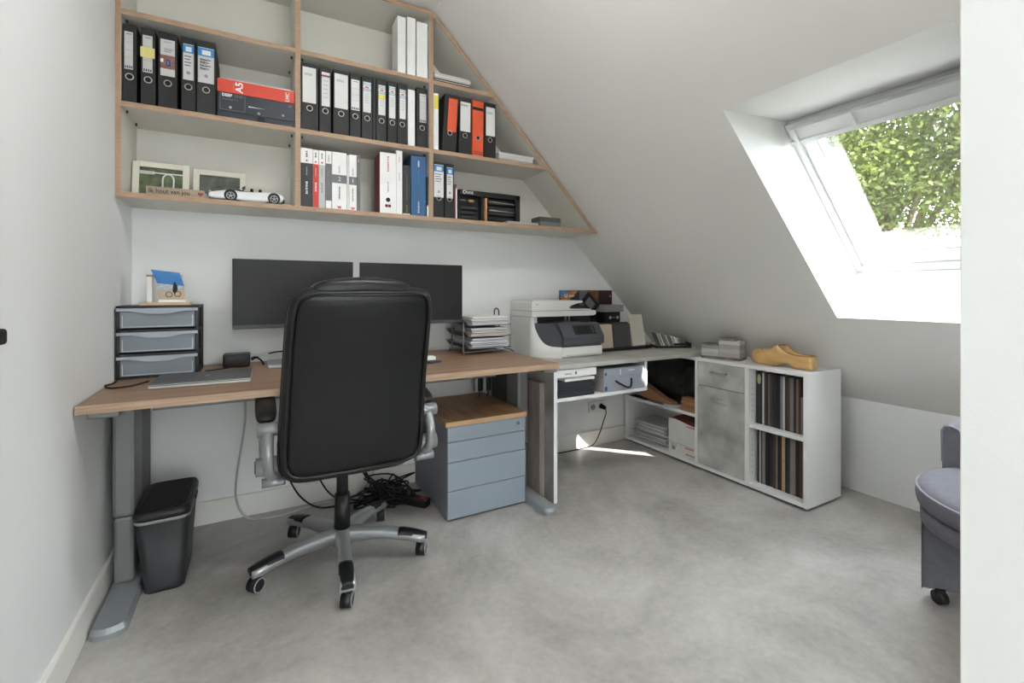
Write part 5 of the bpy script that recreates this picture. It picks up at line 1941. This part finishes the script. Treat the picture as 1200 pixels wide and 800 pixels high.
# ------------------------------------------------------------------ on the open shelf under the return top
SZ = .5535
GREYB = solid('archive_grey', 158, 164, 174, .55)
GR = 'folders on the return shelf'
z = SZ
for k in range(6):
    th = [.016, .014, .015, .013, .014, .012][k]
    o = sheaf('document_folder', 1.915 + .004 * (k % 2), -.642, 2.165 - .006 * (k % 3), -.36, z, th, solid('folder_navy', 40, 44, 52, .5), rot=.0)
    tag(o, 'dark navy document folder in the flat stack under the white carton', 'folder', 'dark folders on the return shelf')
    z += th + .0006
o = tag(sheaf('paper_block', 1.955, -.648, 2.16, -.38, z, .014, PAPER, rot=.02), 'white paper block lying on the dark folders', 'paper')
z += .0145
o = tag(sheaf('paper_block', 1.93, -.63, 2.14, -.38, z, .008, solid('paper_beige', 190, 184, 170, .8)), 'thin beige paper block below the white carton', 'paper')
z += .0085
wb = tag(sheaf('white_carton', 1.912, -.644, 2.178, -.36, z, min(.042, .7095 - z), WHITEPR), 'long flat white carton on top of the dark folders', 'box')
marks(6, (1.96, -.6448, z + .018), .014, (1, 0, 0), (0, 0, 1), PRINTNAVY, wb)
box(2.03, -.6447, z + .012, 2.04, -.6441, z + .028).build('code_mark', PRINTNAVY, wb)
for k, (za, zb_) in enumerate(((SZ + .0005, SZ + .086), (SZ + .0868, SZ + .132))):
    o = thing('archive_case', ['deep grey archive case with black strap handle and blue square', 'shallow grey archive case with blue square on the deep case'][k], 'archive box', (2.38, -.5, za), 'grey archive cases')
    xa, xb = 2.232, 2.5455
    box(xa, -.645, za, xb, -.638, zb_, bev=.001).build('spine', GREYB, o)
    box(xa + .002, -.6378, za + .003, xb - .002, -.35, zb_ - .003).build('page_block', solid('page_beige', 186, 180, 172, .8), o)
    box(xa, -.6379, zb_ - .0028, xb, -.345, zb_, ).build('cover', GREYB, o)
    box(xa, -.6379, za, xb, -.345, za + .0028).build('cover', GREYB, o)
    s_ = .016 if k == 0 else .012
    box(xa + .006, -.6462, za + .008, xa + .006 + s_ * 1.1, -.6452, za + .008 + s_ * 1.5).build('blue_square', solid('label_blue', 40, 84, 150, .6), o)
    if k == 0:
        MB().tube([(xa + .085, -.647, za + .060), (xa + .11, -.650, za + .045), (xa + .15, -.668, za + .022), (xa + .18, -.668, za + .022), (xa + .2, -.655, za + .045), (xa + .205, -.647, za + .066)], .0055, 7).build('strap_handle', BLACKMATTE, o)
    else:
        box(xa + .12, -.6462, za + .006, xa + .125, -.6452, zb_ - .004).build('white_line', WHITEPR, o)
        marks(7, (xa + .18, -.6458, za + .028), .014, (1, 0, 0), (0, 0, 1), WHITEPR, o)

# ================================================================== IN THE CABINET
z0 = .3432
SACK = solid('black_sack', 16, 16, 18, .38, var=.1, bump=.7, bscale=18)


def crumple(w):
    n1 = math.sin(w.x * 31 + w.z * 17) * math.sin(w.y * 23 + 1.3) + .6 * math.sin(w.y * 47 + w.z * 39)
    return (w.x * (1 + .035 * n1), w.y * (1 + .02 * n1), max(-.167, min(.172, w.z * (1 + .03 * n1))))


o = tag(MB().pillow((3.15, -.33, z0 + .168), .118, .290, .164, .5, .7, 'xyz', 56, 28, fn=crumple).build('plastic_sack', SACK), 'crumpled black plastic sack filling the upper cabinet compartment', 'bag')
KR = solid('kraft', 168, 124, 88, .75)
mb = MB().prism([(-.15, z0 + .11), (-.20, z0 + .118), (-.27, z0 + .095), (-.40, z0 + .045), (-.475, z0 + .034), (-.47, z0 + .017), (-.36, z0 + .016), (-.20, z0 + .016), (-.14, z0 + .05)], 'x', 2.975, 3.022)
tag(mb.build('kraft_parcel', KR), 'brown kraft parcel slumped over papers in front of the black sack', 'parcel')
for k in range(4):
    o = sheaf('kraft_book', 2.972 + .002 * k, -.655, 3.03, -.545 - .004 * (k % 2), z0 + .0005 + k * .022, .0212, [KR, solid('kraft_dark', 148, 104, 72, .75)][k % 2])
    tag(o, 'small brown kraft-covered block in the pile beside the concrete-look door', 'block', 'kraft blocks in the cabinet')
GSH = 'loose papers on the cabinet shelf'
o = sheaf('loose_paper', 2.972, -.22, 3.028, -.06, z0 + .0005, .006, solid('folder_navy2', 44, 50, 66, .6))
tag(o, 'dark navy folder lying under the kraft parcel', 'folder')
for k in range(2):
    o = sheaf('loose_paper', 2.972, -.53 + .02 * k, 3.026, -.40 + .01 * k, z0 + .0005 + .007 * k, .006, [LAV, PAPER][k], rot=.0)
    tag(o, ['pale lavender sheaf of papers lying on the cabinet shelf', 'white sheaf of papers lying on the lavender papers'][k], 'paper', GSH)
# heap of old papers in the lower compartment
z = .0352
GH = 'paper sheaves heaped in the lower compartment'
for k in range(17):
    th = .005 + .007 * RNG.random()
    m = [PAPERG, LAV, PAPER, solid('paper_old', 182, 180, 180, .85)][k % 4]
    o = sheaf('old_paper', 2.99 + .035 * RNG.random(), -.372 - .03 * RNG.random(), 3.235 - .03 * RNG.random(), -.075 - .05 * RNG.random(), z, th, m, rot=RNG.uniform(-.09, .09))
    tag(o, 'grey-white sheaf of papers in the heap beside the white and red carton', 'paper', GH)
    z += th + .0012
# white and red paper carton
o = thing('paper_carton', 'white office paper carton with torn red-brown lid and red print', 'box', (3.08, -.55, .0347))
WB = solid('carton_white', 222, 221, 218, .7)
xa, ya_, yb_ = 2.985, -.430, -.655
zt = .265
mb = MB()
mb.prism([(ya_, .0352), (yb_, .0352), (yb_, zt - .02), (yb_ + .06, zt - .012), (ya_ - .05, zt + .004), (ya_, zt)], 'x', xa, xa + .003)
mb.box(xa + .003, ya_ - .003, .0352, 3.24, ya_, zt).box(xa + .003, yb_, .0352, 3.24, yb_ + .003, zt).box(3.237, yb_ + .003, .0352, 3.24, ya_ - .003, zt).box(xa + .003, yb_ + .003, .0352, 3.237, ya_ - .003, .038)
cn = mb.build('carton', WB, o)
MB().add([(xa + .004, ya_ - .004, zt - .002), (xa + .004, yb_ + .004, zt - .014), (3.236, yb_ + .004, zt + .018), (3.236, ya_ - .004, zt + .012)], [(0, 1, 2, 3)]).build('lid_flap', solid('lid_redbrown', 122, 66, 50, .7), o, label='red-brown lid flap')
box(xa - .0009, yb_ + .002, zt - .03, xa - .0001, yb_ + .075, zt - .024).build('red_edge', REDC, cn)
box(xa - .0008, yb_ + .002, .108, xa - .0001, ya_ - .002, .1095).build('fold_line', PRINTGREY, cn)
for k in range(5):
    box(xa - .0008, ya_ - .03 - k * .006, .06, xa - .0001, ya_ - .033 - k * .006, .082).build('barcode_bar', PRINTDARK, cn)
for k in range(3):
    box(xa - .0008, ya_ - .07, .098 - k * .007, xa - .0001, ya_ - .02, .0995 - k * .007).build('print', PRINTGREY, cn)
marks(6, (xa - .0008, ya_ - .14, .096), .022, (0, -1, 0), (0, 0, 1), REDC, cn, bold=.0005)
marks(6, (xa - .0008, ya_ - .145, .055), .022, (0, -1, 0), (0, 0, 1), REDC, cn, bold=.0005)

# ================================================================== WALL SOCKET AND CABLE UNDER THE RETURN
so = thing('wall_socket', 'white double wall socket under the corner desk', 'socket', (2.702, -.004, .243))
box(2.628, -.010, .243, 2.776, -.0005, .321, bev=.003).build('plate', WHITEMEL, so)
for xx in (2.665, 2.739):
    MB().torus((xx, -.0105, .282), .021, .0018, n=24).build('socket_ring', PAPERG, so)
    MB().cyl((xx, -.0106, .282), (xx, -.0098, .282), .0195, n=24).build('socket_well', solid('socket_well', 168, 166, 160, .6), so)
for s_ in (-1, 1):
    MB().cyl((2.665 + s_ * .0095, -.0112, .282), (2.665 + s_ * .0095, -.0104, .282), .003, n=8).build('pin_hole', HOLE, so)
pc_ = cable('power_cable', [(2.742, -.05, .272), (2.752, -.052, .24), (2.735, -.045, .18), (2.71, -.04, .11), (2.65, -.04, .025), (2.55, -.035, .006), (2.34, -.03, .005), (2.1, -.03, .005)], .0036, BLACKMATTE,
            'black power cable plugged into the double wall socket')
MB().cyl((2.739, -.0112, .282), (2.742, -.052, .276), .018, .014, n=16).build('plug', BLACKMATTE, pc_, label='black plug')

# ================================================================== UNDER THE DESK
LGC = solid('grey_cable', 192, 192, 190, .5)
cable('power_cable', [(.455, -.07, DZ - DT - .002), (.452, -.05, .60), (.448, -.045, .46), (.415, -.045, .22), (.415, -.05, .10), (.455, -.065, .02), (.53, -.09, .006), (.62, -.095, .006), (.76, -.06, .006), (.95, -.06, .006)], .005, LGC,
      'light grey cable hanging from the desk and curling on the floor')
STRIPM = BLACKMATTE
ps = thing('power_strip', 'black power strip with a red switch on the floor beside the pedestal', 'power strip', (1.19, -.25, 0))
mb = MB()
mb.M = Matrix.Translation((1.2, -.25, 0)) @ Matrix.Rotation(-.9, 4, 'Z')
mb.box(-.14, -.028, .0005, .14, .028, .042, bev=.006)
mb.build('housing', BLACKPL, ps)
mb = MB()
mb.M = Matrix.Translation((1.2, -.25, 0)) @ Matrix.Rotation(-.9, 4, 'Z')
mb.box(.095, -.012, .042, .12, .012, .047, bev=.002)
mb.build('switch', REDC, ps, label='red switch')
for k in range(3):
    mb = MB()
    mb.M = Matrix.Translation((1.2, -.25, 0)) @ Matrix.Rotation(-.9, 4, 'Z')
    mb.cyl((-.1 + k * .06, 0, .0421), (-.1 + k * .06, 0, .08), .019, .014, n=14)
    mb.build('plug', BLACKMATTE, ps)
rs = np.random.RandomState(4)
mb = MB()
for k in range(11):
    pts = [(1.12 + .05 * rs.randn(), -.2 + .05 * rs.randn(), .07)]
    for j in range(7):
        pts.append((1.10 + .085 * rs.randn(), -.20 + .07 * rs.randn(), .012 + abs(.055 * rs.randn())))
    mb.tube(pts, .0045, 7)
o = tag(mb.build('cable_tangle', BLACKMATTE), 'tangle of black cables on the floor beside the power strip', 'cables')
o['kind'] = 'stuff'
for k, (xs, xe) in enumerate(((.62, 1.08), (.75, 1.1), (.98, 1.12))):
    cable('power_cable', [(xs, -.10, .34 - .06 * k), (xs + .02, -.1, .20), (xs + .08, -.11, .08), (xs + .17, -.12, .012), ((xs + xe) / 2 + .08, -.13, .007), (xe, -.2, .03)], .0042, BLACKMATTE,
          ['black cable dropping behind the chair to the power strip', 'second black cable dropping beside the chair column', 'black cable curving down close to the power strip'][k])
cable('power_cable', [(1.1, -.03, .30), (1.08, -.06, .2), (1.06, -.1, .12), (1.0, -.14, .05), (1.08, -.2, .06)], .004, LGC, 'grey cable looping into the black tangle')
wp = thing('wall_plug', 'pale plug adapter with blue light on the wall behind the tangle', 'adapter', (1.16, -.02, .13))
box(1.13, -.013, .13, 1.21, -.0005, .21, bev=.003).build('plate', WHITEMEL, wp)
box(1.145, -.055, .145, 1.195, -.0135, .195, bev=.006).build('adapter', solid('adapter_blue', 120, 150, 176, .4), wp)
# power bricks hanging behind the pedestal
for k, xx in enumerate((1.66, 1.715)):
    o = thing('power_brick', ['black power brick with white flank hanging under the desk', 'second black power brick hanging next to the desk leg'][k], 'power adapter', (xx, -.21, .50), 'power bricks under the desk')
    box(xx, -.182, .5305, xx + .032, -.14, .6198, bev=.008).build('brick', BLACKPL, o)
    box(xx - .012, -.178, .532, xx - .0005, -.142, .6195, bev=.004).build('flank', PAPERG, o)
    MB().tube([(xx + .016, -.16, .53), (xx + .02, -.16, .51), (xx + .01, -.16, .498)], .004, 6).build('lead', BLACKMATTE, o)

# ------------------------------------------------------------------ waste bin
BINM = solid('bin_charcoal', 44, 46, 50, .5, var=.04)
wb_ = thing('waste_bin', 'charcoal plastic waste bin with flat lid and grey band', 'bin', (.19, -.34, 0))


def rr(x0, x1, y0, y1, r, z, n=6):
    pts = []
    for cx_, cy_, a0 in ((x1 - r, y1 - r, 0), (x0 + r, y1 - r, 90), (x0 + r, y0 + r, 180), (x1 - r, y0 + r, 270)):
        for k in range(n + 1):
            a = math.radians(a0 + 90 * k / n)
            pts.append((cx_ + r * math.cos(a), cy_ + r * math.sin(a), z))
    return pts


bxm = (.098, .282)
MB().loft([rr(.128, .255, -.535, -.25, .03, .0005), rr(.128, .255, -.535, -.25, .03, .012), rr(.102, .272, -.555, -.235, .035, .27)]).build('bin_body', BINM, wb_)
MB().loft([rr(.100, .275, -.558, -.232, .036, .27), rr(.099, .276, -.559, -.231, .036, .282)]).build('grey_band', solid('bin_band', 150, 152, 156, .5), wb_)
ld = MB().loft([rr(.098, .277, -.560, -.230, .036, .2823), rr(.097, .278, -.561, -.229, .036, .300), rr(.104, .272, -.552, -.236, .034, .316)]).build('lid', BLACKPL, wb_)
MB().loft([rr(.115, .262, -.535, -.25, .03, .3162), rr(.117, .26, -.533, -.252, .03, .319)]).build('flap', BLACKMATTE, ld)
box(.2782, -.42, .285, .284, -.36, .30, bev=.002).build('latch', BLACKPL, wb_)

# ================================================================== ARMCHAIR (only its front corner reaches past the door jamb)
FAB = solid('grey_fabric', 112, 112, 120, .92, var=.08, scale=40, bump=.25, bscale=420)
FABD = solid('grey_fabric_piping', 140, 140, 148, .9)
AC = Vector((2.64, -2.268, 0))


def circ(r, z_, a0=0, a1=360, n=40, bulge=0.0):
    return [(AC.x + r * math.cos(math.radians(a0 + (a1 - a0) * k / n)), AC.y + r * math.sin(math.radians(a0 + (a1 - a0) * k / n)), z_) for k in range(n)]


ac = thing('armchair', 'round grey upholstered tub armchair on small casters', 'armchair', AC)
BP = [(2.610, -1.950), (2.628, -1.948), (2.70, -2.035), (2.665, -2.25), (2.60, -2.46), (2.64, -2.56), (2.86, -2.50), (2.95, -2.30), (2.90, -2.05), (2.78, -1.965), (2.66, -1.935)]
MB().prism(BP, 'z', .05, .3455).build('base_body', FAB, ac)
MB().loft([circ(.296, .335), circ(.313, .345), circ(.314, .392), circ(.304, .400)]).build('seat_rail', FAB, ac)
MB().loft([circ(.300, .401), circ(.322, .409), circ(.327, .43), circ(.326, .455), circ(.315, .472), circ(.29, .482), circ(.18, .492), circ(.05, .494)]).build('seat_cushion', FAB, ac)
MB().tube(circ(.3235, .461), .0042, 6, smooth_path=False, closed=True).build('cushion_piping', FABD, ac)
# wrap-round arm and back shell
rings = []
NA = 30
for k in range(NA + 1):
    a = math.radians(68 - 136 * k / NA)
    top = .632 + .075 * math.sin(math.pi * k / NA)
    r = []
    for (rr_, z_) in ((.262, .47), (.262, top - .025), (.272, top - .006), (.29, top), (.315, top), (.330, top - .006), (.338, top - .025), (.332, .30), (.305, .30), (.305, .47)):
        r.append((AC.x + rr_ * math.cos(a), AC.y + rr_ * math.sin(a), z_))
    rings.append(r)
MB().loft(rings, smooth=False).build('arm_and_back', FAB, ac)
for e_a in (68.3, -68.3):
    a = math.radians(e_a)
    MB().tube([(AC.x + q * math.cos(a), AC.y + q * math.sin(a), z_) for q, z_ in ((.264, .49), (.264, .606), (.275, .624), (.3, .630), (.325, .624), (.335, .606), (.333, .49))], .004, 6, smooth_path=False).build('arm_piping', FABD, ac)
for cx_, cy_ in ((2.662, -1.985), (2.64, -2.52), (2.88, -2.05), (2.86, -2.46)):
    p_ = Vector((cx_, cy_, .024))
    ax_ = Vector((.86, -.5, 0))
    c2 = MB().cyl(p_ - ax_ * .014, p_ + ax_ * .014, .0235, n=18).build('caster', BLACKPL, ac)
    MB().cyl((p_.x, p_.y, .03), (p_.x, p_.y, .056), .016, n=12).build('caster_stem', BLACKMATTE, c2)

# ================================================================== ADDED FILL LAMP (unseen on the ceiling, brightens the room)
FILL_POWER = 17.0
cl_ = thing('fill_lamp', 'added round opal fill lamp, unseen on the flat ceiling above the desk chair', 'lamp', (1.08, -1.7, CEIL - .075))
MB().cyl((1.08, -1.7, CEIL - .02), (1.08, -1.7, CEIL - .0005), .245, n=40).build('base_plate', WINW, cl_)
OPAL = bpy.data.materials.new('fill_lamp_glow')
OPAL.use_nodes = True
_p = OPAL.node_tree.nodes['Principled BSDF']
_p.inputs['Base Color'].default_value = (.9, .9, .88, 1)
_p.inputs['Emission Color'].default_value = (1, .985, .96, 1)
_p.inputs['Emission Strength'].default_value = FILL_POWER
MB().pillow((1.08, -1.7, CEIL - .047), .235, .235, .027, 1.0, .5, 'xyz', 40, 10).build('fill_lamp_shade', OPAL, cl_)
